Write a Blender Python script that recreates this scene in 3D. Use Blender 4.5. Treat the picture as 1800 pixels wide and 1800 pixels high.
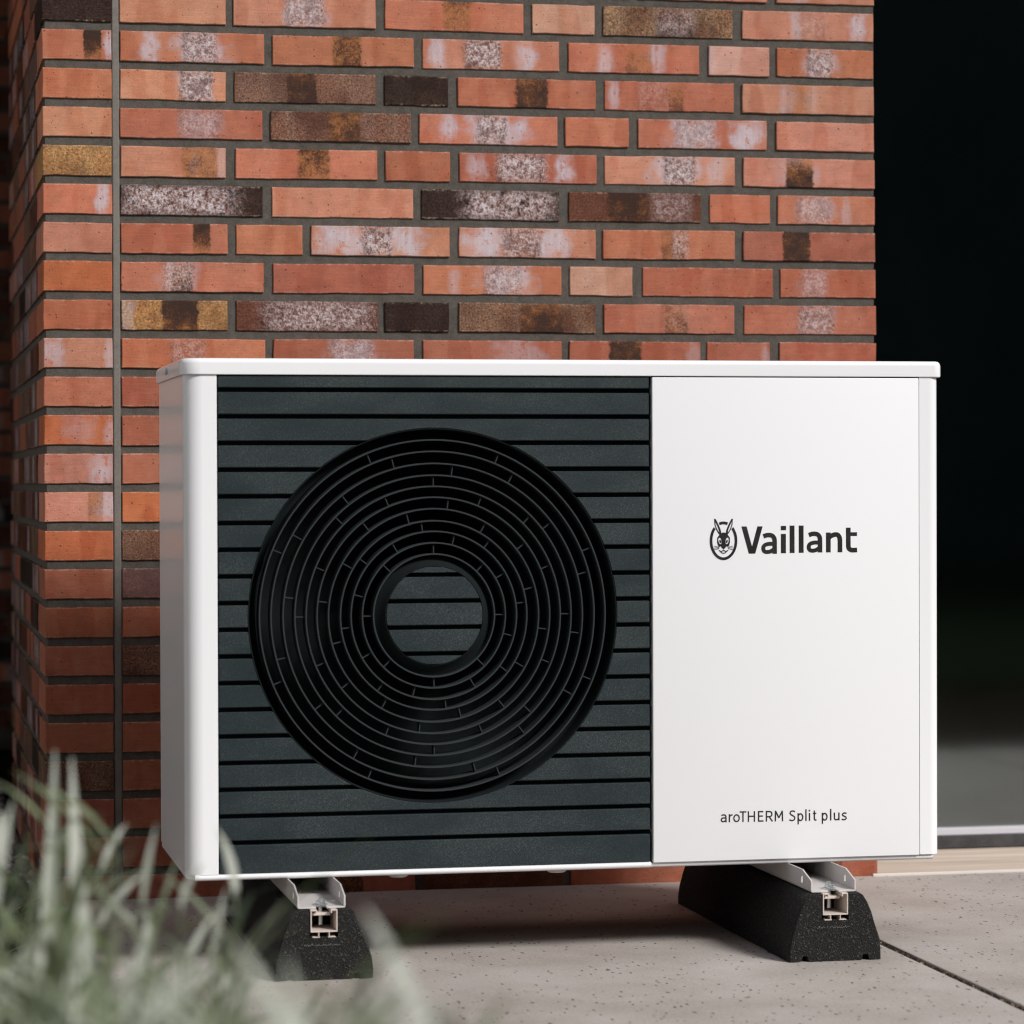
import bpy, bmesh, math, random
from mathutils import Vector, Matrix, Euler
from mathutils.geometry import tessellate_polygon

for o in list(bpy.data.objects):
    bpy.data.objects.remove(o)
scene = bpy.context.scene
COL = scene.collection
rnd = random.Random(11)

# ------------------------------------------------------------------ camera
YAW, PITCH, ROLL = 0.203068, -0.010409, -0.003403
cam_d = bpy.data.cameras.new('camera')
cam = bpy.data.objects.new('camera', cam_d)
COL.objects.link(cam)
fw = Vector((math.sin(YAW) * math.cos(PITCH), math.cos(YAW) * math.cos(PITCH), math.sin(PITCH)))
ri = Vector((math.cos(YAW), -math.sin(YAW), 0))
up = ri.cross(fw)
R2 = ri * math.cos(ROLL) + up * math.sin(ROLL)
U2 = up * math.cos(ROLL) - ri * math.sin(ROLL)
cam.matrix_world = Matrix(((R2.x, U2.x, -fw.x, -0.24602), (R2.y, U2.y, -fw.y, -4.95008), (R2.z, U2.z, -fw.z, 0.67976), (0, 0, 0, 1)))
cam_d.sensor_width = 36.0
cam_d.lens = 5316.23 / 1800 * 36
cam_d.clip_start = 0.05
cam_d.clip_end = 500
cam_d.dof.use_dof = True
cam_d.dof.focus_distance = 4.55
cam_d.dof.aperture_fstop = 5.6
scene.camera = cam

# ------------------------------------------------------------------ light
SUN_DIR = Vector((0.72, -1.0, 0.92)).normalized()      # towards the sun
world = bpy.data.worlds.new('World')
scene.world = world
world.use_nodes = True
wn = world.node_tree
wn.nodes.clear()
sky = wn.nodes.new('ShaderNodeTexSky')
sky.sky_type = 'NISHITA'
sky.sun_disc = False
sky.sun_elevation = math.asin(SUN_DIR.z)
sky.sun_rotation = math.atan2(SUN_DIR.x, SUN_DIR.y)
sky.dust_density = 4.0
bg = wn.nodes.new('ShaderNodeBackground')
bg.inputs[1].default_value = 0.06
wo = wn.nodes.new('ShaderNodeOutputWorld')
wn.links.new(sky.outputs[0], bg.inputs[0])
wn.links.new(bg.outputs[0], wo.inputs[0])
sun_d = bpy.data.lights.new('sun', 'SUN')
sun_d.energy = 3.4
sun_d.angle = math.radians(14)
sun_d.color = (1.0, 0.988, 0.98)
sun = bpy.data.objects.new('sun', sun_d)
COL.objects.link(sun)
sun.rotation_mode = 'QUATERNION'
sun.rotation_quaternion = SUN_DIR.to_track_quat('Z', 'Y')
sun.location = (3, -6, 6)

scene.view_settings.view_transform = 'Standard'
scene.view_settings.look = 'None'
scene.view_settings.exposure = 0.0
scene.view_settings.gamma = 1.0
scene.view_settings.use_curve_mapping = False
scene.render.engine = 'CYCLES'
scene.cycles.max_bounces = 8
scene.cycles.filter_width = 1.15
scene.cycles.transparent_max_bounces = 12


# ------------------------------------------------------------------ mesh helpers
class MB:
    """collects shapes, builds them as one mesh object"""

    def __init__(self):
        self.v, self.f = [], []

    def add(self, vs, fs):
        n = len(self.v)
        self.v += [tuple(p) for p in vs]
        self.f += [tuple(i + n for i in f) for f in fs]
        return self

    def box(self, x0, x1, y0, y1, z0, z1):
        return self.add([(x0, y0, z0), (x1, y0, z0), (x1, y1, z0), (x0, y1, z0), (x0, y0, z1), (x1, y0, z1), (x1, y1, z1), (x0, y1, z1)],
                        [(0, 3, 2, 1), (4, 5, 6, 7), (0, 1, 5, 4), (1, 2, 6, 5), (2, 3, 7, 6), (3, 0, 4, 7)])

    def prism(self, polys, d0, d1, fn):
        """polys: outline followed by holes, in 2-D; fn(a, b, d) gives the point"""
        vecs = [[Vector((a, b, 0)) for a, b in p] for p in polys]
        tris = tessellate_polygon(vecs)
        flat = [q for p in polys for q in p]
        n = len(flat)
        vs = [fn(a, b, d0) for a, b in flat] + [fn(a, b, d1) for a, b in flat]
        if len(polys) == 1:
            fs = [tuple(range(n)), tuple(range(2 * n - 1, n - 1, -1))]
        else:
            fs = [tuple(t) for t in tris] + [tuple(i + n for i in reversed(t)) for t in tris]
        k = 0
        for p in polys:
            m = len(p)
            for i in range(m):
                j = (i + 1) % m
                fs.append((k + i, k + j, k + j + n, k + i + n))
            k += m
        return self.add(vs, fs)

    def lathe(self, prof, c, axis='y', n=64, closed=True):
        """prof: (radius, depth) pairs; closed joins last to first"""
        vs, fs = [], []
        m = len(prof)
        for i in range(n):
            a = 2 * math.pi * i / n
            for r, d in prof:
                if axis == 'y':
                    vs.append((c[0] + r * math.cos(a), c[1] + d, c[2] + r * math.sin(a)))
                else:
                    vs.append((c[0] + r * math.cos(a), c[1] + r * math.sin(a), c[2] + d))
        for i in range(n):
            for k in range(m if closed else m - 1):
                k2 = (k + 1) % m
                i2 = (i + 1) % n
                fs.append((i * m + k, i2 * m + k, i2 * m + k2, i * m + k2))
        return self.add(vs, fs)

    def disc(self, c, r, axis='y', n=48):
        vs = []
        for i in range(n):
            a = 2 * math.pi * i / n
            vs.append((c[0] + r * math.cos(a), c[1], c[2] + r * math.sin(a)) if axis == 'y' else (c[0] + r * math.cos(a), c[1] + r * math.sin(a), c[2]))
        return self.add(vs, [tuple(range(n))])

    def cyl(self, c, r, d0, d1, axis='y', n=24):
        return self.lathe([(0.0001, d0), (r, d0), (r, d1), (0.0001, d1)], c, axis, n, closed=False)

    def mesh(self, name, mat, bevel=0.0, seg=2, smooth=40, origin=None, recalc=True):
        if bevel and smooth == 40:
            smooth = 18
        me = bpy.data.meshes.new(name)
        vs = self.v
        if origin is not None:
            vs = [(p[0] - origin[0], p[1] - origin[1], p[2] - origin[2]) for p in vs]
        me.from_pydata(vs, [], self.f)
        bm = bmesh.new()
        bm.from_mesh(me)
        if recalc:
            bmesh.ops.recalc_face_normals(bm, faces=bm.faces)
        if bevel:
            es = [e for e in bm.edges if len(e.link_faces) == 2 and e.calc_face_angle(0) > math.radians(28)]
            bmesh.ops.bevel(bm, geom=es, offset=bevel, segments=seg, profile=0.5, affect='EDGES', clamp_overlap=True)
        for f in bm.faces:
            f.smooth = smooth > 0
        if smooth:
            th = math.radians(smooth)
            for e in bm.edges:
                if len(e.link_faces) != 2 or e.calc_face_angle(0) > th:
                    e.smooth = False
        bm.to_mesh(me)
        bm.free()
        if isinstance(mat, (list, tuple)):
            for m_ in mat:
                me.materials.append(m_)
        elif mat:
            me.materials.append(mat)
        return me


def link(name, data, parent=None, loc=(0, 0, 0), rot=(0, 0, 0)):
    o = bpy.data.objects.new(name, data)
    COL.objects.link(o)
    o.location = loc
    o.rotation_euler = rot
    if parent:
        o.parent = parent
    return o


def part(name, mb, mat, parent, bevel=0.0, origin=None, **kw):
    """a part modelled in world coordinates, its mesh stored relative to the thing's base"""
    org = origin if origin is not None else tuple(parent_base(parent))
    me = mb.mesh(name, mat, bevel, origin=org, **kw)
    pb = parent_base(parent)
    o = link(name, me, parent, (org[0] - pb[0], org[1] - pb[1], org[2] - pb[2]))
    BASE[o.name] = org
    return o


BASE = {}


def parent_base(p):
    return BASE.get(p.name, (0, 0, 0))


def thing(name, loc, label, cat, group=None):
    o = bpy.data.objects.new(name, None)
    o.empty_display_size = 0.1
    COL.objects.link(o)
    o.location = loc
    BASE[o.name] = tuple(loc)
    o['label'] = label
    o['category'] = cat
    if group:
        o['group'] = group
    return o


def structure(name, mb, mat, **kw):
    o = link(name, mb.mesh(name, mat, **kw))
    o['kind'] = 'structure'
    BASE[o.name] = (0, 0, 0)
    return o


# ------------------------------------------------------------------ node helpers
class NT:
    def __init__(self, name):
        self.m = bpy.data.materials.new(name)
        self.m.use_nodes = True
        self.t = self.m.node_tree
        self.t.nodes.clear()
        self.out = self.t.nodes.new('ShaderNodeOutputMaterial')
        self._tc = None

    def n(self, typ, **kw):
        nd = self.t.nodes.new(typ)
        for k, v in kw.items():
            setattr(nd, k, v)
        return nd

    def put(self, sock, v):
        if isinstance(v, (int, float)):
            try:
                sock.default_value = v
            except TypeError:
                sock.default_value = (v, v, v)
        elif isinstance(v, (tuple, list)):
            v = tuple(v)
            if sock.type == 'RGBA' and len(v) == 3:
                v = v + (1,)
            sock.default_value = v
        else:
            self.t.links.new(v, sock)

    def math(self, op, a, b=None, c=None, clamp=False):
        nd = self.n('ShaderNodeMath', operation=op, use_clamp=clamp)
        for i, v in enumerate((a, b, c)):
            if v is not None:
                self.put(nd.inputs[i], v)
        return nd.outputs[0]

    def vmath(self, op, a, b=None):
        nd = self.n('ShaderNodeVectorMath', operation=op)
        self.put(nd.inputs[0], a)
        if b is not None:
            self.put(nd.inputs[1], b)
        return nd.outputs[0]

    def obj(self):
        if not self._tc:
            self._tc = self.n('ShaderNodeTexCoord')
        return self._tc.outputs['Object']

    def sep(self, v):
        nd = self.n('ShaderNodeSeparateXYZ')
        self.put(nd.inputs[0], v)
        return nd.outputs

    def noise(self, vec, scale, detail=2, rough=0.5, col=False):
        nd = self.n('ShaderNodeTexNoise')
        self.put(nd.inputs['Vector'], vec)
        nd.inputs['Scale'].default_value = scale
        nd.inputs['Detail'].default_value = detail
        nd.inputs['Roughness'].default_value = rough
        return nd.outputs['Color' if col else 'Fac']

    def voro(self, vec, scale, feature='F1', rnd_=1.0):
        nd = self.n('ShaderNodeTexVoronoi', feature=feature)
        self.put(nd.inputs['Vector'], vec)
        nd.inputs['Scale'].default_value = scale
        nd.inputs['Randomness'].default_value = rnd_
        return nd.outputs

    def smooth(self, v, a, b, lo=0.0, hi=1.0):
        nd = self.n('ShaderNodeMapRange', interpolation_type='SMOOTHSTEP')
        self.put(nd.inputs[0], v)
        nd.inputs[1].default_value = a
        nd.inputs[2].default_value = b
        nd.inputs[3].default_value = lo
        nd.inputs[4].default_value = hi
        return nd.outputs[0]

    def lin(self, v, a, b, lo, hi):
        nd = self.n('ShaderNodeMapRange')
        self.put(nd.inputs[0], v)
        for i, q in enumerate((a, b, lo, hi)):
            nd.inputs[i + 1].default_value = q
        return nd.outputs[0]

    def mix(self, f, a, b, blend='MIX'):
        nd = self.n('ShaderNodeMix', data_type='RGBA', blend_type=blend)
        self.put(nd.inputs[0], f)
        self.put(nd.inputs[6], a)
        self.put(nd.inputs[7], b)
        return nd.outputs[2]

    def ramp(self, v, stops):
        nd = self.n('ShaderNodeValToRGB')
        self.put(nd.inputs[0], v)
        el = nd.color_ramp.elements
        while len(el) > 1:
            el.remove(el[-1])
        el[0].position, el[0].color = stops[0][0], tuple(stops[0][1]) + (1,)
        for p, c in stops[1:]:
            e = el.new(p)
            e.color = tuple(c) + (1,)
        return nd.outputs[0]

    def bump(self, h, strength=0.3, dist=0.001):
        nd = self.n('ShaderNodeBump')
        self.put(nd.inputs['Height'], h)
        nd.inputs['Strength'].default_value = strength
        nd.inputs['Distance'].default_value = dist
        return nd.outputs[0]

    def attr(self, name):
        nd = self.n('ShaderNodeAttribute', attribute_type='OBJECT', attribute_name=name)
        return nd.outputs['Vector']

    def pbr(self, color, rough=0.6, normal=None, metallic=0.0, spec=0.5, **kw):
        p = self.n('ShaderNodeBsdfPrincipled')
        self.put(p.inputs['Base Color'], color)
        self.put(p.inputs['Roughness'], rough)
        self.put(p.inputs['Metallic'], metallic)
        self.put(p.inputs['Specular IOR Level'], spec)
        if normal is not None:
            self.put(p.inputs['Normal'], normal)
        for k, v in kw.items():
            self.put(p.inputs[k], v)
        self.t.links.new(p.outputs[0], self.out.inputs[0])
        return p


# ------------------------------------------------------------------ materials
def mat_brick():
    N = NT('brick_clay')
    oc = N.obj()
    info = N.n('ShaderNodeObjectInfo')
    x, y, z = N.sep(oc)
    u = N.math('SUBTRACT', x, y)
    az = N.math('ABSOLUTE', z)
    off = N.math('MULTIPLY', info.outputs['Random'], 37.0)
    vec = N.vmath('ADD', oc, N.vmath('MULTIPLY', (1, 1.7, 2.3), off))
    n_low = N.noise(vec, 38, 3, 0.6)
    n_patch = N.noise(N.vmath('MULTIPLY', vec, (1, 1, 0.25)), 24, 1)
    n_low2 = N.noise(vec, 17, 2)
    n_mid = N.noise(vec, 120, 3, 0.65)
    n_cry = N.noise(vec, 300, 3, 0.75)
    n_fine = N.noise(vec, 620, 2, 0.6)
    n_streak = N.noise(N.vmath('MULTIPLY', vec, (30, 30, 420)), 1.0, 2)
    tone = info.outputs['Color']
    misc = N.sep(N.attr('mark_misc'))        # vertical weight, speckle, gloss
    # firing clouds, drag lines and grain
    k = N.math('MULTIPLY', N.lin(n_low, 0.25, 0.75, 0.84, 1.13), N.lin(n_fine, 0.2, 0.8, 0.80, 1.17))
    k = N.math('MULTIPLY', k, N.lin(n_streak, 0.25, 0.75, 0.92, 1.07))
    kk = N.n('ShaderNodeCombineXYZ')
    for i in range(3):
        N.put(kk.inputs[i], k)
    base = N.mix(1.0, tone, kk.outputs[0], 'MULTIPLY')
    base = N.mix(N.smooth(n_patch, 0.50, 0.60, 0, 0.6), base, N.mix(1.0, base, (0.84, 0.66, 0.58), 'MULTIPLY'))
    base = N.mix(N.smooth(n_low2, 0.50, 0.38, 0, 0.35), base, N.mix(1.0, base, (1.06, 1.25, 1.35), 'MULTIPLY'))
    # sanded arrises
    arr = N.math('MULTIPLY', N.smooth(az, 0.0205, 0.0238), N.smooth(n_mid, 0.48, 0.62))
    base = N.mix(N.math('MULTIPLY', arr, 0.35), base, (0.52, 0.40, 0.33))
    # glazed speckle
    sp = N.noise(vec, 330, 2, 0.7)
    spc = N.ramp(sp, [(0.34, (0.22, 0.18, 0.16)), (0.46, (0.80, 0.78, 0.75)), (0.56, (1.05, 1.05, 1.0)), (0.68, (1.9, 1.8, 1.6))])
    shade = N.ramp(n_low2, [(0.36, (0.55, 0.42, 0.36)), (0.52, (1, 1, 1)), (0.66, (1.2, 1.2, 1.15))])
    base = N.mix(misc[1], base, N.mix(1.0, N.mix(1.0, base, spc, 'MULTIPLY'), shade, 'MULTIPLY'))
    # pale efflorescence clouds
    w_total = None
    run = N.noise(N.vmath('MULTIPLY', vec, (190, 190, 22)), 1.0, 2)
    for nm in ('mark_white', 'mark_white_two', 'mark_white_three'):
        c, h, a = N.sep(N.attr(nm))
        d = N.math('DIVIDE', N.math('SUBTRACT', u, c), N.math('MAXIMUM', h, 0.0005))
        dv = N.math('DIVIDE', z, 0.033)
        r = N.math('SQRT', N.math('ADD', N.math('MULTIPLY', d, d), N.math('MULTIPLY', dv, dv)))
        r = N.math('ADD', r, N.lin(n_low, 0.2, 0.8, -0.62, 0.62))
        m = N.math('MULTIPLY', N.smooth(r, 1.30, 0.30), a)
        m = N.math('MULTIPLY', m, N.lin(run, 0.25, 0.75, 0.62, 1.1), clamp=True)
        w_total = m if w_total is None else N.math('MAXIMUM', w_total, m)
        core = N.math('MULTIPLY', N.math('MULTIPLY', N.smooth(N.math('ABSOLUTE', d), 0.34, 0.05), a), N.smooth(n_mid, 0.50, 0.60))
        w_total = N.math('SUBTRACT', w_total, N.math('MULTIPLY', core, 0.55), clamp=True)
    col = N.mix(N.math('MULTIPLY', w_total, 0.92), base, N.mix(n_mid, (0.43, 0.40, 0.46), (0.56, 0.52, 0.56)))

    def band(nm, soft):
        c, h, a = N.sep(N.attr(nm))
        d = N.math('ABSOLUTE', N.math('DIVIDE', N.math('SUBTRACT', u, c), N.math('MAXIMUM', h, 0.0005)))
        d = N.math('ADD', d, N.lin(n_mid, 0.2, 0.8, -soft, soft))
        return N.math('MULTIPLY', N.smooth(d, 1.0 + soft, 1.0 - soft), a), N.math('MULTIPLY', N.smooth(N.math('ABSOLUTE', N.math('SUBTRACT', d, 1.0)), 0.20, 0.06), a)
    vw = N.math('ADD', 0.95, N.math('MULTIPLY', misc[0], N.math('DIVIDE', z, 0.024)), clamp=True)
    damt = N.sep(N.attr('mark_dark'))[2]
    db, de = band('mark_dark', 0.15)
    dk = N.math('MULTIPLY', db, N.math('MULTIPLY', vw, 1.7))
    dk = N.math('MULTIPLY', dk, N.lin(n_cry, 0.34, 0.66, 1.3, 0.72), clamp=True)
    df = N.math('ADD', N.math('MULTIPLY', n_low, 0.55), N.math('MULTIPLY', n_cry, 0.45))
    df = N.math('ADD', df, N.math('MULTIPLY', N.math('SUBTRACT', 0.68, damt), 0.34))
    df = N.math('SUBTRACT', df, N.math('MULTIPLY', misc[0], N.math('MULTIPLY', z, 6.0)))
    dcol = N.ramp(df, [(0.38, (0.036, 0.016, 0.010)), (0.49, (0.095, 0.036, 0.015)), (0.60, (0.26, 0.105, 0.034)), (0.72, (0.36, 0.15, 0.06))])
    col = N.mix(dk, col, dcol)
    rb, re = band('mark_rough', 0.26)
    ccol = N.ramp(N.math('ADD', N.math('MULTIPLY', n_cry, 0.55), N.math('MULTIPLY', n_mid, 0.45)), [(0.37, (0.065, 0.034, 0.028)), (0.45, (0.20, 0.115, 0.10)), (0.51, (0.38, 0.285, 0.275)), (0.58, (0.58, 0.53, 0.56))])
    ccol = N.mix(N.smooth(n_low, 0.52, 0.36, 0, 0.75), ccol, N.mix(1.0, ccol, (0.42, 0.30, 0.27), 'MULTIPLY'))
    rb = N.math('MULTIPLY', rb, N.smooth(N.math('ADD', n_low, N.math('MULTIPLY', N.math('ABSOLUTE', misc[0]), 0.12)), 0.30, 0.42))
    rbm = N.math('MULTIPLY', rb, N.lin(n_cry, 0.3, 0.5, 0.8, 1.0))
    rbm = N.math('MULTIPLY', rbm, N.smooth(N.math('ADD', az, N.lin(n_mid, 0.2, 0.8, -0.014, 0.014)), 0.028, 0.015, 0.3, 1.0))
    col = N.mix(rbm, col, ccol)
    crack = N.math('MULTIPLY', re, N.smooth(n_mid, 0.55, 0.63))
    col = N.mix(N.math('MULTIPLY', crack, 0.85), col, (0.045, 0.042, 0.040))
    # pores
    pore = None
    for sc, th, sz in ((95, 0.80, 0.17), (210, 0.86, 0.24)):
        vo = N.voro(vec, sc)
        q = N.math('MULTIPLY', N.smooth(vo['Distance'], sz, sz * 0.5), N.math('GREATER_THAN', N.sep(vo['Color'])[0], th))
        pore = q if pore is None else N.math('MAXIMUM', pore, q)
    col = N.mix(N.math('MULTIPLY', pore, 0.72), col, (0.06, 0.028, 0.022))
    rough = N.math('SUBTRACT', 0.85, N.math('MULTIPLY', misc[2], 0.45))
    h = N.math('ADD', N.math('MULTIPLY', n_fine, 0.4), N.math('MULTIPLY', N.math('MULTIPLY', N.math('ADD', n_cry, N.math('MULTIPLY', n_mid, 1.2)), N.math('ADD', rb, 0.08)), 1.8))
    h = N.math('ADD', h, N.math('MULTIPLY', n_streak, 0.3))
    h = N.math('SUBTRACT', h, pore)
    N.pbr(col, rough, N.bump(h, 0.6, 0.0018), spec=N.math('SUBTRACT', 0.3, N.math('MULTIPLY', misc[2], 0.22)))
    return N.m


def mat_simple_brick(name, dark=1.0):
    N = NT(name)
    geo = N.n('ShaderNodeNewGeometry')
    r = geo.outputs['Random Per Island']
    c = N.ramp(r, [(0.0, (0.33 * dark, 0.105 * dark, 0.055 * dark)), (0.45, (0.45 * dark, 0.15 * dark, 0.08 * dark)), (0.8, (0.25 * dark, 0.09 * dark, 0.06 * dark)), (1.0, (0.08 * dark, 0.04 * dark, 0.03 * dark))])
    n = N.noise(N.obj(), 90, 3, 0.6)
    c = N.mix(N.lin(n, 0.3, 0.7, 0, 0.5), c, N.mix(1.0, c, (0.6, 0.5, 0.5), 'MULTIPLY'))
    N.pbr(c, 0.85, N.bump(n, 0.3, 0.001), spec=0.3)
    return N.m


def mat_grain(name, c0, c1, scale, rough=0.8, bump=0.4, dist=0.001, detail=4, stretch=(1, 1, 1), spec=0.4, lo=0.35, hi=0.65):
    N = NT(name)
    v = N.vmath('MULTIPLY', N.obj(), stretch)
    n = N.noise(v, scale, detail, 0.65)
    n2 = N.noise(v, scale * 0.13, 2)
    f = N.math('ADD', N.math('MULTIPLY', n, 0.65), N.math('MULTIPLY', n2, 0.35))
    c = N.ramp(f, [(lo, c0), (hi, c1)])
    N.pbr(c, rough, N.bump(n, bump, dist), spec=spec)
    return N.m


def mat_paint(name, col, rough, spec=0.5, peel=0.03):
    N = NT(name)
    n = N.noise(N.obj(), 900, 2)
    n2 = N.noise(N.obj(), 3.0, 2)
    c = N.mix(N.lin(n2, 0.3, 0.7, 0.0, 0.05), col, tuple(q * 0.85 for q in col))
    N.pbr(c, rough, N.bump(n, peel, 0.0004), spec=spec)
    return N.m


def mat_plastic():
    N = NT('dark_plastic')
    oc = N.obj()
    n = N.noise(oc, 520, 3, 0.75)
    big = N.noise(N.vmath('MULTIPLY', oc, (5, 5, 11)), 1.0, 3, 0.6)
    c = N.mix(N.smooth(big, 0.40, 0.64), (0.0105, 0.0195, 0.0230), (0.0165, 0.0255, 0.0285))
    g = N.ramp(n, [(0.38, (0.60, 0.60, 0.60)), (0.52, (1.0, 1.0, 1.0)), (0.66, (2.7, 2.7, 2.6))])
    c = N.mix(N.smooth(big, 0.3, 0.6, 0.35, 1.0), c, N.mix(1.0, c, g, 'MULTIPLY'))
    N.pbr(c, N.lin(big, 0.3, 0.7, 0.42, 0.58), N.bump(n, 0.35, 0.0006), spec=0.42)
    return N.m


def mat_rubber():
    N = NT('recycled_rubber')
    oc = N.obj()
    vo = N.voro(oc, 620)
    sel = N.sep(vo['Color'])
    c = N.ramp(sel[0], [(0.0, (0.008, 0.009, 0.009)), (0.7, (0.016, 0.016, 0.015)), (0.90, (0.022, 0.021, 0.019)), (0.965, (0.075, 0.07, 0.064))])
    n = N.noise(oc, 330, 3, 0.7)
    h = N.math('ADD', vo['Distance'], n)
    N.pbr(c, 0.8, N.bump(h, 0.9, 0.0022), spec=0.3)
    return N.m


def mat_concrete():
    N = NT('pale_concrete')
    oc = N.obj()
    n = N.noise(oc, 180, 4, 0.7)
    n2 = N.noise(oc, 4.5, 3, 0.6)
    n3 = N.noise(oc, 700, 2, 0.6)
    c = N.ramp(N.math('ADD', N.math('MULTIPLY', n, 0.45), N.math('MULTIPLY', n2, 0.55)), [(0.36, (0.315, 0.278, 0.252)), (0.5, (0.40, 0.36, 0.332)), (0.64, (0.47, 0.437, 0.415))])
    c = N.mix(N.smooth(n3, 0.58, 0.70, 0, 0.35), c, (0.62, 0.55, 0.50))
    c = N.mix(N.smooth(n3, 0.42, 0.30, 0, 0.5), c, (0.20, 0.15, 0.12))
    wob = N.vmath('ADD', oc, N.vmath('MULTIPLY', N.noise(oc, 70, 2, 0.5, True), (0.01, 0.01, 0.01)))
    h = n
    for sc, th, sz in ((150, 0.66, 0.25), (75, 0.64, 0.16)):
        vo = N.voro(N.vmath('MULTIPLY', wob, (0.8, 0.28, 1.0)), sc)
        pit = N.math('MULTIPLY', N.smooth(vo['Distance'], sz, sz * 0.55), N.math('GREATER_THAN', N.sep(vo['Color'])[0], th))
        c = N.mix(N.math('MULTIPLY', pit, 0.92), c, (0.06, 0.045, 0.04))
        h = N.math('SUBTRACT', h, N.math('MULTIPLY', pit, 1.5))
    N.pbr(c, 0.85, N.bump(h, 0.4, 0.0018), spec=0.3)
    return N.m


def mat_glass():
    N = NT('door_glass')
    fr = N.n('ShaderNodeFresnel')
    fr.inputs['IOR'].default_value = 3.0
    tr = N.n('ShaderNodeBsdfTransparent')
    tr.inputs[0].default_value = (0.50, 0.56, 0.56, 1)
    gl = N.n('ShaderNodeBsdfGlossy')
    gl.inputs['Color'].default_value = (0.92, 1.0, 1.0, 1)
    gl.inputs['Roughness'].default_value = 0.07
    mx = N.n('ShaderNodeMixShader')
    N.t.links.new(fr.outputs[0], mx.inputs[0])
    N.t.links.new(tr.outputs[0], mx.inputs[1])
    N.t.links.new(gl.outputs[0], mx.inputs[2])
    N.t.links.new(mx.outputs[0], N.out.inputs[0])
    return N.m


def mat_leaf(name, c0, c1, rough=0.6):
    N = NT(name)
    info = N.n('ShaderNodeObjectInfo')
    n = N.noise(N.obj(), 60, 2)
    f = N.math('ADD', N.math('MULTIPLY', info.outputs['Random'], 0.8), N.math('MULTIPLY', n, 0.2))
    c = N.mix(f, c0, c1)
    d = N.n('ShaderNodeBsdfPrincipled')
    N.put(d.inputs['Base Color'], c)
    d.inputs['Roughness'].default_value = rough
    t = N.n('ShaderNodeBsdfTranslucent')
    N.put(t.inputs[0], N.mix(1.0, c, (1.0, 1.15, 0.7), 'MULTIPLY'))
    mx = N.n('ShaderNodeMixShader')
    mx.inputs[0].default_value = 0.45
    N.t.links.new(d.outputs[0], mx.inputs[1])
    N.t.links.new(t.outputs[0], mx.inputs[2])
    N.t.links.new(mx.outputs[0], N.out.inputs[0])
    return N.m


def mat_islands(name, stops, rough=0.8, bump_scale=200):
    N = NT(name)
    geo = N.n('ShaderNodeNewGeometry')
    n = N.noise(N.obj(), bump_scale, 3, 0.6)
    c = N.ramp(geo.outputs['Random Per Island'], stops)
    c = N.mix(N.lin(n, 0.3, 0.7, 0, 0.45), c, N.mix(1.0, c, (0.55, 0.55, 0.55), 'MULTIPLY'))
    N.pbr(c, rough, N.bump(n, 0.4, 0.001), spec=0.3)
    return N.m


M_BRICK = mat_brick()
M_BRICK_PLAIN = mat_simple_brick('brick_clay_plain', 1.0)
M_MORTAR = mat_grain('grey_mortar', (0.048, 0.042, 0.036), (0.104, 0.092, 0.079), 420, 0.9, 0.6, 0.0012)
M_SEAL = mat_grain('grey_sealant', (0.13, 0.118, 0.105), (0.185, 0.17, 0.15), 300, 0.75, 0.3, 0.0008)
M_WHITE = mat_paint('white_powder_coat', (0.80, 0.813, 0.835), 0.22, 0.13)
M_RAIL = mat_paint('pale_rail_coat', (0.56, 0.535, 0.525), 0.45)
M_PLASTIC = mat_plastic()
M_RECESS = mat_paint('black_grille_plastic', (0.009, 0.012, 0.013), 0.8, 0.1, 0.1)
M_RING = mat_paint('dark_ring_plastic', (0.021, 0.028, 0.030), 0.65, 0.3, 0.1)
M_VOID = mat_paint('black_fan_well', (0.014, 0.018, 0.019), 0.8, 0.1)
M_PRINT = mat_grain('black_print', (0.010, 0.010, 0.010), (0.030, 0.030, 0.030), 40, 0.35, 0.0, 0.001)
M_RUBBER = mat_rubber()
M_ALU = mat_grain('mill_aluminium', (0.55, 0.48, 0.43), (0.68, 0.60, 0.55), 500, 0.45, 0.15, 0.0004, spec=0.5)
M_ZINC = NT('zinc_steel')
M_ZINC.pbr(M_ZINC.ramp(M_ZINC.noise(M_ZINC.obj(), 400, 2), [(0.35, (0.45, 0.50, 0.52)), (0.65, (0.75, 0.80, 0.80))]), 0.28, metallic=0.9)
M_ZINC = M_ZINC.m
M_CONC = mat_concrete()
M_JOINT = mat_islands('joint_grit', [(0, (0.02, 0.018, 0.016)), (0.7, (0.045, 0.035, 0.028)), (0.9, (0.30, 0.16, 0.08)), (1, (0.4, 0.32, 0.25))])
M_SOIL = mat_grain('dark_soil', (0.018, 0.014, 0.010), (0.06, 0.045, 0.032), 45, 0.95, 0.9, 0.01, spec=0.0)
M_SILL = mat_grain('wood_grain_sill', (0.46, 0.36, 0.285), (0.68, 0.57, 0.48), 60, 0.6, 0.2, 0.0006, stretch=(0.06, 1.3, 1), lo=0.38, hi=0.62)
M_EDGE = mat_paint('white_edge_strip', (0.62, 0.58, 0.54), 0.6)
M_FRAME = mat_grain('charcoal_door_frame', (0.018, 0.019, 0.021), (0.060, 0.060, 0.062), 420, 0.55, 0.5, 0.0008)
M_GASKET = mat_paint('pale_gasket', (0.50, 0.50, 0.55), 0.5)
M_GLASS = mat_glass()
M_FLOOR = mat_grain('interior_wood_floor', (0.025, 0.028, 0.026), (0.055, 0.055, 0.05), 20, 0.5, 0.1, 0.001, stretch=(0.15, 1, 1))
M_DARKROOM = mat_grain('dark_plaster', (0.11, 0.14, 0.155), (0.16, 0.19, 0.205), 30, 0.9, 0.2, 0.001)
M_RENDER = mat_grain('grey_render', (0.10, 0.095, 0.09), (0.15, 0.145, 0.14), 60, 0.9, 0.3, 0.001)
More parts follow.
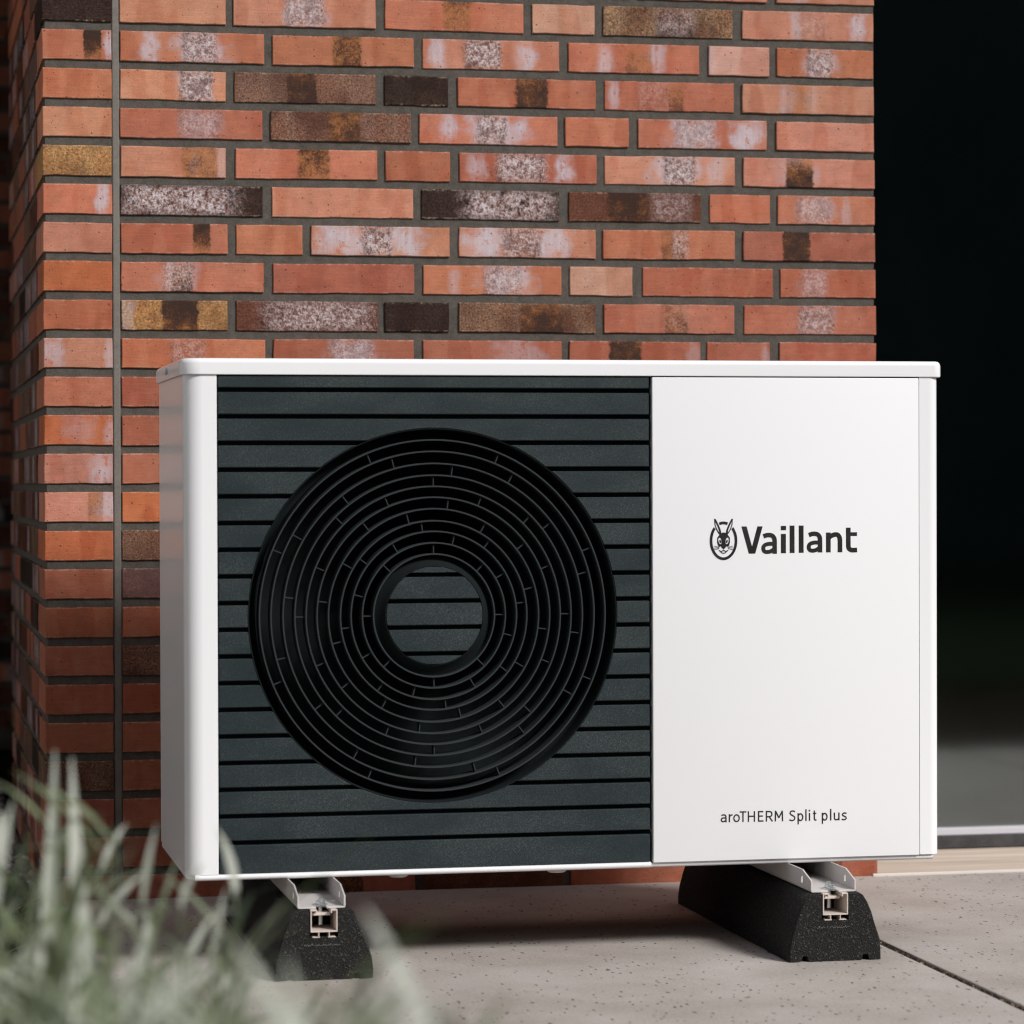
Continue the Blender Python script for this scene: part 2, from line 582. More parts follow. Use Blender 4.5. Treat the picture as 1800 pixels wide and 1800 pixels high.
M_GRASS = mat_grain('lawn_green', (0.012, 0.018, 0.010), (0.030, 0.040, 0.022), 60, 0.9, 0.8, 0.01, spec=0.0)
M_STONE = mat_islands('mixed_pebbles', [(0, (0.05, 0.045, 0.045)), (0.3, (0.13, 0.11, 0.105)), (0.55, (0.24, 0.22, 0.22)), (0.75, (0.30, 0.15, 0.09)), (0.9, (0.42, 0.42, 0.46)), (1, (0.6, 0.58, 0.57))])
M_LEAF_PALE = mat_leaf('silver_leaf', (0.52, 0.55, 0.49), (0.72, 0.735, 0.69))
M_LEAF_MID = mat_leaf('green_leaf', (0.15, 0.185, 0.115), (0.32, 0.355, 0.255))
M_LEAF_DARK = mat_leaf('dark_leaf', (0.025, 0.040, 0.024), (0.06, 0.085, 0.05))
M_LEAF_DRY = mat_leaf('dry_leaf', (0.32, 0.15, 0.05), (0.34, 0.27, 0.18))
M_STEM = mat_grain('stem_green', (0.07, 0.09, 0.05), (0.14, 0.16, 0.10), 90, 0.8, 0.2, 0.001)
M_WALL_WHITE = mat_grain('white_render', (0.72, 0.72, 0.71), (0.82, 0.82, 0.81), 90, 0.9, 0.3, 0.001)
M_UNDER = mat_paint('shade_plate_dark', (0.03, 0.032, 0.034), 0.7, 0.2)
M_HEDGE = mat_islands('hedge_leaves', [(0, (0.08, 0.11, 0.09)), (1, (0.15, 0.185, 0.14))])

# ================================================================== setting
# ground, planting bed, lawn, patio
g = structure('ground', MB().box(-60, 60, -60, 40, -0.5, -0.06), M_SOIL, smooth=0)
lawn = structure('lawn', MB().box(-30, 30, -45, -3.9, -0.055, -0.005), M_GRASS, smooth=0)


def bumpy(x0, x1, y0, y1, nx, ny, z, amp, seed):
    r = random.Random(seed)
    mb = MB()
    vs = [(x0 + (x1 - x0) * i / nx, y0 + (y1 - y0) * j / ny, z + r.uniform(-amp, amp)) for j in range(ny + 1) for i in range(nx + 1)]
    fs = [(j * (nx + 1) + i, j * (nx + 1) + i + 1, (j + 1) * (nx + 1) + i + 1, (j + 1) * (nx + 1) + i) for j in range(ny) for i in range(nx)]
    return mb.add(vs, fs)


bed = structure('planting_bed', bumpy(-2.6, 4.2, -3.9, -1.66, 90, 40, -0.030, 0.012, 3), M_SOIL)
side_bed = structure('side_bed', bumpy(-2.6, -0.012, -1.66, 0.42, 60, 60, -0.030, 0.010, 4), M_SOIL)
gravel_base = structure('gravel_path', bumpy(-2.6, -0.012, 0.42, 3.39, 40, 50, -0.035, 0.006, 5), M_SOIL)

patio = structure('patio', MB().box(-0.004, 3.8, -1.65, 0.0, -0.056, -0.014), M_SOIL, smooth=0)
BASE[patio.name] = (0, 0, 0)
slab_x = [(-0.002, 1.1705), (1.1835, 2.36), (2.373, 3.55)]
for i, (a, b) in enumerate(slab_x):
    part('paving_slab', MB().box(a, b, -1.64, -0.002, -0.045, 0.0), M_CONC, patio, bevel=0.0022, origin=((a + b) / 2, -0.82, 0))
for xj in (1.177, 2.3665):
    part('joint_fill', MB().box(xj - 0.0063, xj + 0.0063, -1.638, -0.004, -0.0138, -0.0035), M_SOIL, patio, smooth=0)
# loose grit in the slab joint
mb = MB()
for k in range(900):
    y = rnd.uniform(-1.6, -0.05)
    s = rnd.uniform(0.0010, 0.0024)
    x = 1.177 + rnd.uniform(-0.0055, 0.0055)
    zz = -0.0045 + rnd.random() * 0.001
    a = rnd.random() * 6
    vs = [(x + s * math.cos(a + q * 2.1), y + s * 1.6 * math.sin(a + q * 2.1), zz) for q in range(3)] + [(x, y, zz + s * 1.5)]
    mb.add(vs, [(0, 1, 3), (1, 2, 3), (2, 0, 3)])
jg = part('joint_grit', mb, M_JOINT, patio, smooth=0)
jg['kind'] = 'stuff'

# pebbles beside the pillar
mb = MB()
ico = bmesh.new()
bmesh.ops.create_icosphere(ico, subdivisions=1, radius=1.0)
iv = [tuple(v.co) for v in ico.verts]
ifc = [tuple(v.index for v in f.verts) for f in ico.faces]
ico.free()
for k in range(5200):
    near = k < 3600
    x = rnd.uniform(-0.42, -0.006) if near else rnd.uniform(-1.6, -0.4)
    y = rnd.uniform(0.30, 3.35)
    s = rnd.uniform(0.007, 0.018)
    M = Euler((rnd.random() * 6, rnd.random() * 6, rnd.random() * 6)).to_matrix()
    sc = Vector((s * rnd.uniform(0.8, 1.35), s * rnd.uniform(0.7, 1.1), s * rnd.uniform(0.55, 0.9)))
    zz = -0.026 + rnd.random() * 0.016
    mb.add([tuple(M @ Vector((v[0] * sc.x, v[1] * sc.y, v[2] * sc.z)) + Vector((x, y, zz))) for v in iv], ifc)
gv = link('gravel', mb.mesh('gravel', M_STONE, smooth=60, recalc=False))
gv['kind'] = 'stuff'

# ------------------------------------------------------------------ brick pillar
FRONT = {
 0: [(0.126, 0.358, 'L', ''), (0.3721, 0.605, 'O', 'd.05,.2,.4'), (0.6194, 0.8541, 'O', 'c0,.25,.5'), (0.8677, 0.9766, 'P', ''), (0.9933, 1.2181, 'L', 'w-.3,.1,.4'), (1.2352, 1.4082, 'L', 'w-.5,.2,.5')],
 1: [(0.1248, 0.2979, 'L', ''), (0.3101, 0.5457, 'L', 'c0,.27,.7;w0,.34,.7'), (0.5618, 0.7955, 'O', 'd.04,.2,.45'), (0.811, 0.9174, 'P', ''), (0.9321, 1.1579, 'G', 'd.1,.27,.8;c.12,.3,.45'), (1.1748, 1.407, 'L', 'w-.2,.1,.6;c.05,.24,.22;w.75,.16,.8')],
 2: [(0.1254, 0.3603, 'O', 'w-.58,.15,.8;c.1,.22,.85;w.1,.42,.8'), (0.3744, 0.6093, 'O', 'd.05,.2,.6'), (0.6246, 0.8566, 'L', 'w-.8,.14,.8;c-.12,.26,.95;w.52,.17,.8'), (0.8722, 1.0989, 'O', 'd.07,.2,.35;w-.45,.12,.7;w.35,.14,.6'), (1.1158, 1.2218, 'P', 'w-.9,.2,.3'), (1.2359, 1.4069, 'O', 'c-.12,.25,.75;w-.12,.34,.6')],
 3: [(0.1251, 0.2974, 'L', 'c.45,.3,.9;w.45,.38,.8'), (0.3114, 0.5452, 'B', 'd-.05,.2,.9'), (0.5604, 0.6676, 'K', ''), (0.6839, 0.919, 'O', 'd.07,.23,.85'), (0.9347, 1.1595, 'R', 'w-.85,.08,.6;c-.25,.24,.22;d.1,.12,.4'), (1.1745, 1.4077, 'L', 'w-.3,.14,.5;w.05,.1,.3;d-.15,.2,.25')],
 4: [(0.1248, 0.357, 'R', 'c.12,.3,.4;w.12,.32,.4'), (0.371, 0.6041, 'B', 'd.05,.22,.65'), (0.6184, 0.8532, 'O', 'w-.58,.13,.8;c.05,.21,.9;w.12,.5,.85'), (0.8669, 0.9758, 'O', ''), (0.9925, 1.2174, 'O', 'c-.12,.3,.5;w-.12,.38,.9;w.68,.28,.95'), (1.2345, 1.4076, 'L', '')],
 5: [(0.1255, 0.2968, 'L', 'd.5,.33,.42;w.4,.08,.3;w.92,.1,.4'), (0.3127, 0.5475, 'O', 'd.1,.22,.6'), (0.5618, 0.67, 'R', ''), (0.6863, 0.9205, 'R', 'w-.75,.14,.6;c-.1,.36,.95;w.5,.17,.9'), (0.9343, 1.1612, 'L', 'c.15,.23,.95;w.1,.42,.7;w.7,.2,.5'), (1.1762, 1.4085, 'L', 'd-.15,.2,.75;w-.15,.34,.35')],
 6: [(0.1252, 0.3574, 'K', 'c-.2,.78,1'), (0.3724, 0.6074, 'L', ''), (0.6218, 0.8558, 'K', 'c.25,.65,.92'), (0.8724, 1.1011, 'D', 'c.55,.3,.4;d-.1,.3,.95'), (1.1171, 1.2231, 'O', ''), (1.2362, 1.4094, 'O', 'c-.25,.35,.45;w-.2,.38,.5;w.4,.1,.35')],
 7: [(0.1258, 0.2991, 'O', 'd.5,.16,.75'), (0.3131, 0.4229, 'O', ''), (0.4371, 0.6686, 'L', 'w-.55,.45,.9;c-.05,.2,.95;w.35,.3,.85'), (0.6849, 0.9182, 'L', 'w-.62,.34,.95;c-.08,.27,.85;w.4,.25,.9'), (0.9309, 1.1608, 'O', 'd.05,.17,.4;c.17,.13,.5'), (1.1758, 1.4092, 'R', 'd-.2,.2,.95')],
 8: [(0.1255, 0.3578, 'O', 'c-.2,.22,.45;w-.2,.28,.6;d-.15,.15,.5'), (0.3737, 0.6089, 'R', ''), (0.6242, 0.8592, 'O', 'w-.55,.09,.4;c.15,.26,.65;w.2,.42,.85'), (0.8739, 0.9819, 'P', ''), (0.9997, 1.2278, 'R', ''), (1.2409, 1.4101, 'R', 'c-.3,.27,.35;w-.3,.3,.3')],
 9: [(0.1261, 0.2985, 'Y', 'd.1,.33,.9;w-.9,.15,.4'), (0.3126, 0.5475, 'D', 'c.15,.75,.85'), (0.5599, 0.6671, 'K', ''), (0.6845, 0.9178, 'B', 'd.2,.3,.8'), (0.9325, 1.1595, 'O', 'd.1,.17,.4;c.1,.22,.15'), (1.1765, 1.411, 'O', 'c.1,.26,.6;w.1,.3,.3')],
 10: [(0.1258, 0.36, 'O', 'c-.08,.24,.4'), (0.3741, 0.6074, 'R', 'c.12,.3,.5;w.12,.36,.7'), (0.6237, 0.8588, 'R', 'w.4,.4,.4'), (0.8725, 1.0994, 'R', 'd-.15,.24,.95;w.9,.1,.3'), (1.1114, 1.2215, 'R', 'w.85,.15,.4'), (1.2386, 1.4108, 'R', '')],
 11: [(0.1259, 0.2983, 'R', ''), (0.3123, 0.5473, 'O', 'd.05,.2,.7'), (0.5597, 0.667, 'R', ''), (0.6843, 0.9177, 'O', ''), (0.9324, 1.1595, 'O', 'd.05,.2,.7'), (1.1765, 1.411, 'L', 'c0,.25,.5')],
 12: [(0.1257, 0.36, 'R', ''), (0.3741, 0.6074, 'O', 'w.3,.2,.6;c-.05,.25,.7'), (0.6237, 0.8589, 'L', 'c0,.25,.5'), (0.8726, 1.0996, 'R', ''), (1.1115, 1.2217, 'H', ''), (1.2388, 1.4111, 'R', '')],
 13: [(0.1256, 0.2981, 'R', ''), (0.3121, 0.5472, 'H', 'c0,.25,.5'), (0.5596, 0.6669, 'O', ''), (0.6842, 0.9176, 'R', 'c0,.25,.5'), (0.9324, 1.1595, 'R', 'c0,.25,.5'), (1.1765, 1.4111, 'O', 'w.3,.2,.6;c-.05,.25,.7')],
 14: [(0.1254, 0.3598, 'H', ''), (0.3739, 0.6073, 'L', ''), (0.6236, 0.8588, 'O', ''), (0.8725, 1.0996, 'R', 'c0,.25,.5'), (1.1115, 1.2217, 'O', 'w.3,.2,.6;c-.05,.25,.7'), (1.2388, 1.4111, 'H', 'c0,.25,.5')],
 15: [(0.1253, 0.2979, 'B', ''), (0.3119, 0.547, 'L', 'c0,.25,.5'), (0.5594, 0.6667, 'H', 'w.3,.2,.6;c-.05,.25,.7'), (0.6841, 0.9176, 'O', 'd.05,.2,.7'), (0.9323, 1.1595, 'R', 'w.3,.2,.6;c-.05,.25,.7'), (1.1765, 1.4112, 'R', 'd.05,.2,.7')],
 16: [(0.1252, 0.3596, 'V', ''), (0.3737, 0.6071, 'O', 'c0,.25,.5'), (0.6234, 0.8587, 'R', ''), (0.8724, 1.0995, 'O', ''), (1.1115, 1.2217, 'R', 'c0,.25,.5'), (1.2388, 1.4112, 'L', 'w.3,.2,.6;c-.05,.25,.7')],
 17: [(0.125, 0.2976, 'R', ''), (0.3116, 0.5468, 'R', 'c0,.25,.5'), (0.5592, 0.6666, 'O', ''), (0.6839, 0.9175, 'O', 'd.05,.2,.7'), (0.9322, 1.1595, 'O', 'd.05,.2,.7'), (1.1765, 1.4112, 'R', '')],
 18: [(0.1249, 0.3593, 'B', ''), (0.3734, 0.607, 'R', 'w.3,.2,.6;c-.05,.25,.7'), (0.6233, 0.8587, 'R', 'w.3,.2,.6;c-.05,.25,.7'), (0.8724, 1.0995, 'O', 'c0,.25,.5'), (1.1115, 1.2217, 'O', ''), (1.2388, 1.4113, 'R', '')],
 19: [(0.1247, 0.2974, 'R', ''), (0.3114, 0.5467, 'L', ''), (0.5591, 0.6665, 'O', 'c0,.25,.5'), (0.6838, 0.9174, 'O', 'c0,.25,.5'), (0.9322, 1.1595, 'R', ''), (1.1765, 1.4113, 'O', 'c0,.25,.5')],
 20: [(0.1246, 0.3591, 'R', ''), (0.3732, 0.6068, 'R', 'c0,.25,.5'), (0.6231, 0.8586, 'O', 'c0,.25,.5'), (0.8723, 1.0995, 'R', 'c0,.25,.5'), (1.1115, 1.2217, 'O', 'd.05,.2,.7'), (1.2388, 1.4113, 'H', 'w.3,.2,.6;c-.05,.25,.7')],
 21: [(0.1245, 0.2972, 'R', ''), (0.3112, 0.5465, 'R', 'w.3,.2,.6;c-.05,.25,.7'), (0.5589, 0.6663, 'O', 'd.05,.2,.7'), (0.6837, 0.9174, 'R', ''), (0.9321, 1.1595, 'R', 'd.05,.2,.7'), (1.1765, 1.4114, 'L', '')],
 22: [(0.1243, 0.3589, 'R', ''), (0.373, 0.6067, 'O', 'c0,.25,.5'), (0.623, 0.8585, 'O', 'd.05,.2,.7'), (0.8722, 1.0995, 'O', 'c0,.25,.5'), (1.1115, 1.2217, 'H', 'c0,.25,.5'), (1.2388, 1.4114, 'R', 'w.3,.2,.6;c-.05,.25,.7')],
 23: [(0.1242, 0.2969, 'R', ''), (0.311, 0.5463, 'O', 'd.05,.2,.7'), (0.5587, 0.6662, 'O', ''), (0.6836, 0.9173, 'O', ''), (0.932, 1.1595, 'O', ''), (1.1765, 1.4114, 'L', '')],
 24: [(0.124, 0.3587, 'R', ''), (0.3728, 0.6065, 'L', 'd.05,.2,.7'), (0.6228, 0.8584, 'L', ''), (0.8721, 1.0995, 'R', ''), (1.1114, 1.2217, 'O', 'w.3,.2,.6;c-.05,.25,.7'), (1.2389, 1.4114, 'R', 'd.05,.2,.7')],
}
CORNER = {0: 'O', 1: 'K', 2: 'Od.45,.25,.85;w.92,.16,.9', 3: 'O', 4: 'L', 5: 'Y', 6: 'Ow.72,.22,.95', 7: 'L', 8: 'H', 9: 'R', 10: 'Lw-.8,.4,.6;w.95,.2,.7',
          11: 'O', 12: 'Hw.92,.2,.5;w.05,.5,.3', 13: 'Lw.78,.42,.75', 14: 'Lw.85,.35,.8;d.5,.22,.35', 15: 'H', 16: 'R', 17: 'R', 18: 'R', 19: 'R', 20: 'R', 21: 'B', 22: 'R', 23: 'R', 24: 'R'}
TONE = {'O': (0.458, 0.158, 0.090), 'L': (0.515, 0.215, 0.136), 'R': (0.375, 0.118, 0.068), 'P': (0.520, 0.265, 0.190), 'B': (0.190, 0.098, 0.066),
        'Y': (0.400, 0.205, 0.085), 'K': (0.034, 0.018, 0.013), 'D': (0.125, 0.044, 0.028), 'G': (0.210, 0.120, 0.075), 'H': (0.480, 0.135, 0.055), 'V': (0.165, 0.085, 0.075)}
SPECK = {'B': 0.85, 'Y': 0.7, 'K': 0.8, 'D': 0.6, 'G': 0.9, 'V': 0.4}
BH = 0.0487


def ztop(k):
    return 1.5382 - 0.0625 * k


def brick_mesh(name, w, h, d, r):
    """a clay brick: uneven front arris, small worn chamfer; front face looks along -y"""
    n = 9 if w > 0.15 else 5
    a, b = w / 2, h / 2
    out = []
    j = lambda s: r.uniform(-s, s)
    for i in range(n):
        out.append((-a + 2 * a * i / n + (j(0.002) if i else 0), -b + j(0.0007)))
    for i in range(2):
        out.append((a + j(0.0006), -b + 2 * b * i / 2))
    for i in range(n):
        out.append((a - 2 * a * i / n + (j(0.002) if i else 0), b + j(0.0006)))
    for i in range(2):
        out.append((-a + j(0.0006), b - 2 * b * i / 2))
    m = len(out)
    c = 0.0011
    vs = []
    for x, z in out:
        vs.append((x - math.copysign(min(c, abs(x)), x), 0.0, z - math.copysign(min(c, abs(z)), z)))
    for x, z in out:
        vs.append((x, 0.0011, z))
    for x, z in out:
        vs.append((x, d, z))
    fs = [tuple(range(m))]
    for q in range(2):
        for i in range(m):
            i2 = (i + 1) % m
            fs.append((q * m + i, (q + 1) * m + i, (q + 1) * m + i2, q * m + i2))
    mb_ = MB().add(vs, fs)
    return mb_.mesh(name, M_BRICK, smooth=25)


_bm = {}


def brick_data(w, d=0.09):
    key = (round(w / 0.004), round(d, 2))
    lst = _bm.setdefault(key, [])
    if len(lst) < 4:
        lst.append((brick_mesh('brick', w, BH, d, rnd), w))
        return lst[-1]
    return rnd.choice(lst)


def parse_marks(s, w):
    res = {'w': [], 'd': [], 'c': []}
    for t in s.split(';'):
        if t:
            c, h, a = [float(q) for q in t[1:].split(',')]
            res[t[0]].append((c * w / 2, h * w / 2, a))
    return res


def place_brick(parent, x, y, zc, w, tone, marks, rotz=0.0, d=0.09, dark=1.0):
    me, w0 = brick_data(w, d)
    pb = parent_base(parent)
    o = link('brick', me, parent, (x - pb[0], y - pb[1], zc - pb[2]), (rnd.gauss(0, 0.003), rnd.gauss(0, 0.003), rotz + rnd.gauss(0, 0.003)))
    o.scale = (w / w0, 1, 1 + rnd.uniform(-0.012, 0.012))
    t = TONE[tone]
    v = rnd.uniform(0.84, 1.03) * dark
    o.color = (t[0] * v * rnd.uniform(0.95, 1.0), t[1] * v * rnd.uniform(0.96, 1.04), t[2] * v * rnd.uniform(0.94, 1.08), 1)
    mk = parse_marks(marks, w)
    for i, nm in enumerate(('mark_white', 'mark_white_two', 'mark_white_three')):
        o[nm] = mk['w'][i] if i < len(mk['w']) else (0.0, 0.01, 0.0)
    o['mark_dark'] = mk['d'][0] if mk['d'] else (0.0, 0.01, 0.0)
    o['mark_rough'] = mk['c'][0] if mk['c'] else (0.0, 0.01, 0.0)
    o['mark_misc'] = (rnd.choice((-0.6, -0.3, 0.0, 0.3, 0.6)), SPECK.get(tone, 0.0), 0.75 if tone in 'KD' else 0.1)
    return o


def rand_marks(r):
    q = r.random()
    if q < 0.3:
        return ''
    if q < 0.5:
        return 'd%.2f,.2,%.2f' % (r.uniform(-0.2, 0.2), r.uniform(0.4, 0.9))
    if q < 0.75:
        return 'c%.2f,.25,%.2f;w%.2f,.35,.5' % (r.uniform(-0.2, 0.2), r.uniform(0.4, 0.9), r.uniform(-0.2, 0.2))
    return 'w-.6,.15,.6;w.5,.2,.6;c0,.22,.7'


XR, YD = 1.410, 1.38
pillar = thing('brick_wall', (0.70, 0.0, 0.0), 'red brick wall corner with streaked bricks standing behind the white outdoor unit', 'brick wall')
core = MB().box(0.0045, XR - 0.002, 0.0036, YD - 0.006, -0.02, 3.03)
part('mortar', core, M_MORTAR, pillar, smooth=0)
part('sealant_joint', MB().box(0.1120, 0.1238, 0.0012, 0.03, -0.01, 3.0), M_SEAL, pillar, bevel=0.002)
hidden = MB()
for k in range(25):
    zc = ztop(k) - BH / 2
    # corner brick, its long side on the return
    cw = 0.1115 + (k - 2) * -0.0001
    cm = CORNER[k]
    dep = 0.235 if k % 2 else 0.173
    place_brick(pillar, cw / 2, 0.0, zc, cw, cm[0], cm[1:], 0, dep)
    for i, (a, b, t, m) in enumerate(FRONT[k]):
        if 12 <= k <= 21 and 1 <= i <= 4:
            hidden.box(a, b, 0.0, 0.05, ztop(k) - BH, ztop(k))
            continue
        if k >= 22 and 0 < i < 4:  # lowest courses behind the unit: its shade put into darker brick tones
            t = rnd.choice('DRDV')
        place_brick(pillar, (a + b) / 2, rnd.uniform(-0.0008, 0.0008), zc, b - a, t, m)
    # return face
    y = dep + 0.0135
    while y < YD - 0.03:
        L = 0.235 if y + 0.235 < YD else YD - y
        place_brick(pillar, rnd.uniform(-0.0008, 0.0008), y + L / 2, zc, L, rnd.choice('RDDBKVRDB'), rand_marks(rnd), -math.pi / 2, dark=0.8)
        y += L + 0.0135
for k in range(-23, 0):
    x = 0.1255
    for i, (a, b, t, m) in enumerate(FRONT[(k % 2) + 4]):
        hidden.box(a, b, 0.0, 0.05, ztop(k) - BH, ztop(k))
    hidden.box(0.0, 0.1115, 0.0, 0.235 if k % 2 else 0.173, ztop(k) - BH, ztop(k))
    y = (0.235 if k % 2 else 0.173) + 0.0135
    while y < YD - 0.03:
        L = 0.235 if y + 0.235 < YD else YD - y
        hidden.box(0.0, 0.05, y, y + L, ztop(k) - BH, ztop(k))
        y += L + 0.0135
hb = part('brick', hidden, M_BRICK_PLAIN, pillar, smooth=0)
hb['kind'] = 'stuff'

# brick wall at the far end of the passage left of the pillar
far = thing('brick_wall', (-1.0, 3.4, 0.0), 'dark shaded brick wall far back, in the narrow gap left of the red wall corner', 'brick wall')
part('mortar', MB().box(-1.49, 0.3, 3.4065, 3.6, -0.05, 2.6), M_MORTAR, far, smooth=0)
for k in range(0, 41):
    zt = 2.56 - 0.0625 * k
    x = 0.22 - (0.124 if k % 2 else 0.0)
    while x > -0.62:
        w = 0.235
        place_brick(far, x - w / 2, 3.4, zt - BH / 2, w, rnd.choice('RRDOBRDK'), rand_marks(rnd))
        x -= w + 0.0135

# ------------------------------------------------------------------ house shell
shell = thing('house', (2.4, 2.5, 0.0), 'dark interior of the house around the glass door, and an added upper floor shading the passage', 'house')
part('shade_upper_floor', MB().box(-2.5, 5.2, 0.012, 4.6, 3.032, 5.6), M_RENDER, shell, smooth=0)  # unseen storey, added and carried over the passage to keep it dark
part('door_lintel', MB().box(1.4102, 4.4, 0.012, 0.42, 2.42, 3.030), M_RENDER, shell, smooth=0)
part('room_wall', MB().box(1.36, 1.408, 1.40, 4.4, -0.05, 3.03), M_DARKROOM, shell, smooth=0)
part('room_wall', MB().box(4.402, 4.46, 0.012, 4.4, -0.05, 3.03), M_DARKROOM, shell, smooth=0)
part('room_wall', MB().box(1.41, 4.4, 4.402, 4.46, -0.05, 3.03), M_DARKROOM, shell, smooth=0)
part('room_floor', MB().box(1.411, 4.4, 0.43, 4.4, -0.04, 0.012), M_FLOOR, shell, smooth=0)
part('room_ceiling', MB().box(1.411, 4.4, 0.43, 4.4, 2.6, 2.64), M_DARKROOM, shell, smooth=0)
# curtain-like dark partition deep in the room is the far wall only

bw = thing('bounce_wall', (-1.55, 0.0, 0.0), 'unseen white wall added to bounce light, along the gravel passage left of the brick corner', 'wall')  # unseen wall, added to bounce sunlight onto the casing's left side
part('bounce_face', MB().box(-1.60, -1.50, -3.6, 3.39, -0.05, 2.9), M_WALL_WHITE, bw, smooth=0)
part('coping', MB().box(-1.63, -1.47, -3.62, 0.01, 2.902, 2.95), M_RENDER, bw, bevel=0.004)

# unseen low shrub, added to shade the lower brick wall left of the unit
sh = thing('shade_shrub', (-0.78, -0.75, -0.03), 'unseen dark shrub added in the side bed to shade the lower brick wall', 'shrub')
mb = MB()
for k in range(2600):
    a, b = rnd.random() * 6.283, rnd.random()
    q = rnd.random() ** 0.4
    zz = 0.72 * b
    rr = q * (0.40 * math.sqrt(max(0.05, 1 - (b - 0.35) ** 2 * 1.8)))
    s_ = rnd.uniform(0.014, 0.028)
    M = Euler((rnd.random() * 6, rnd.random() * 6, rnd.random() * 6)).to_matrix()
    mb.add([tuple(M @ Vector(v) * s_ + Vector((-0.78 + rr * math.cos(a), -0.75 + 1.2 * rr * math.sin(a), zz))) for v in ((-1, 0, 0), (0, -0.5, 0.1), (1, 0, 0), (0, 0.5, 0.1))], [(0, 1, 2, 3)])
fo = part('foliage', mb, M_HEDGE, sh, smooth=0, recalc=False)
fo['kind'] = 'stuff'
mb = MB()
for k in range(7):
    a = k * 0.9
    mb.cyl((-0.78 + 0.05 * math.cos(a), -0.75 + 0.05 * math.sin(a), 0), 0.006, -0.04, 0.42, 'z', 6)
st = part('stem', mb, M_SOIL, sh)
st['kind'] = 'stuff'

# threshold and door
sill = thing('door_threshold', (2.9, 0.15, 0.0), 'pale wood grained threshold under the glass door, right of the brick wall', 'threshold')
part('sill_board', MB().box(1.413, 4.38, -0.004, 0.298, -0.05, 0.0035), M_SILL, sill, bevel=0.0015)
part('edge_strip', MB().box(1.400, 4.38, -0.0110, -0.0060, -0.03, 0.0045), M_EDGE, sill, bevel=0.0012)

door = thing('glass_door', (2.9, 0.31, 0.0), 'dark reflective glass door with charcoal bottom rail right of the brick wall', 'door')
part('bottom_rail', MB().box(1.412, 4.38, 0.299, 0.36, 0.0042, 0.0275), M_FRAME, door, bevel=0.001)
part('gasket', MB().box(1.50, 4.30, 0.303, 0.355, 0.0278, 0.0405), M_GASKET, door, bevel=0.001)
part('jamb', MB().box(1.412, 1.475, 0.300, 0.36, 0.0278, 2.41), M_FRAME, door, bevel=0.002)
part('jamb', MB().box(4.318, 4.38, 0.300, 0.36, 0.0278, 2.41), M_FRAME, door, bevel=0.002)
part('head', MB().box(1.4752, 4.3178, 0.300, 0.36, 2.35, 2.41), M_FRAME, door, bevel=0.002)
part('glass_pane', MB().box(1.4752, 4.3178, 0.322, 0.330, 0.0408, 2.3498), M_GLASS, door, smooth=0)

# hedge across the garden (seen as the dark reflection in the door)
hedge = MB().box(-14, 14, -17.0, -16.0, -0.05, 6.3)
for k in range(9000):
    x, z = rnd.uniform(-14, 14), rnd.uniform(0, 6.6)
    y = -15.9 + rnd.uniform(-0.35, 0.35)
    s = rnd.uniform(0.06, 0.14)
    M = Euler((rnd.random() * 6, rnd.random() * 6, rnd.random() * 6)).to_matrix()
    hedge.add([tuple(M @ Vector(q) * s + Vector((x, y, z))) for q in ((-1, 0, 0), (0, -0.5, 0.1), (1, 0, 0), (0, 0.5, 0.1))], [(0, 1, 2, 3)])
h = link('garden_hedge', hedge.mesh('garden_hedge', M_HEDGE, smooth=0, recalc=False))
h['label'] = 'tall dark green hedge across the garden, mirrored darkly in the glass door'
h['category'] = 'hedge'

# ================================================================== outdoor unit
X0, X1, YF, YB, ZB, ZT = 0.155, 1.2545, -0.755, -0.355, 0.1247, 0.8510
hp = thing('heat_pump', (0.7047, -0.555, 0.0), 'white outdoor heat pump with dark slatted grille and round fan opening before brick wall', 'heat pump')
zxy = lambda a, b, d: (a, b, d)          # plan outline extruded upwards
xz = lambda a, b, d: (a, d, b)           # front outline extruded in depth
yz = lambda a, b, d: (d, a, b)           # side outline extruded across


def arc(cx, cy, r, a0, a1, n):
    return [(cx + r * math.cos(math.radians(a0 + (a1 - a0) * i / n)), cy + r * math.sin(math.radians(a0 + (a1 - a0) * i / n))) for i in range(n + 1)]


# casing
part('side_panel', MB().box(X0, X0 + 0.012, YF + 0.0255, YB, 0.1335, 0.829), M_WHITE, hp, bevel=0.0012)
r = 0.025
post = arc(X0 + r, YF + r, r, 180, 270, 12) + [(0.1998, YF), (0.2002, YF + 0.02), (0.19, YF + 0.03), (X0 + 0.004, YF + 0.0252)]
part('corner_post', MB().prism([post], 0.1330, 0.829, zxy), M_WHITE, hp, smooth=30)
part('side_panel', MB().box(X1 - 0.012, X1, YF + 0.0165, YB, 0.1335, 0.829), M_WHITE, hp, bevel=0.0012)
r = 0.016
post = [(1.2238, YF + 0.018), (1.2236, YF - 0.0005), (X1 - r, YF - 0.0005)] + arc(X1 - r, YF + r - 0.0005, r, 270, 360, 9)[1:] + [(X1 - 0.004, YF + 0.0162)]
part('corner_post', MB().prism([post], 0.1325, 0.829, zxy), M_WHITE, hp, smooth=30)
part('back_panel', MB().box(X0 + 0.0125, X1 - 0.0125, YB - 0.006, YB - 0.0005, 0.1335, 0.829), M_WHITE, hp)
part('front_panel', MB().box(0.8224, 1.2226, YF - 0.0016, YF + 0.014, 0.1318, 0.8268), M_WHITE, hp, bevel=0.0015, seg=3)
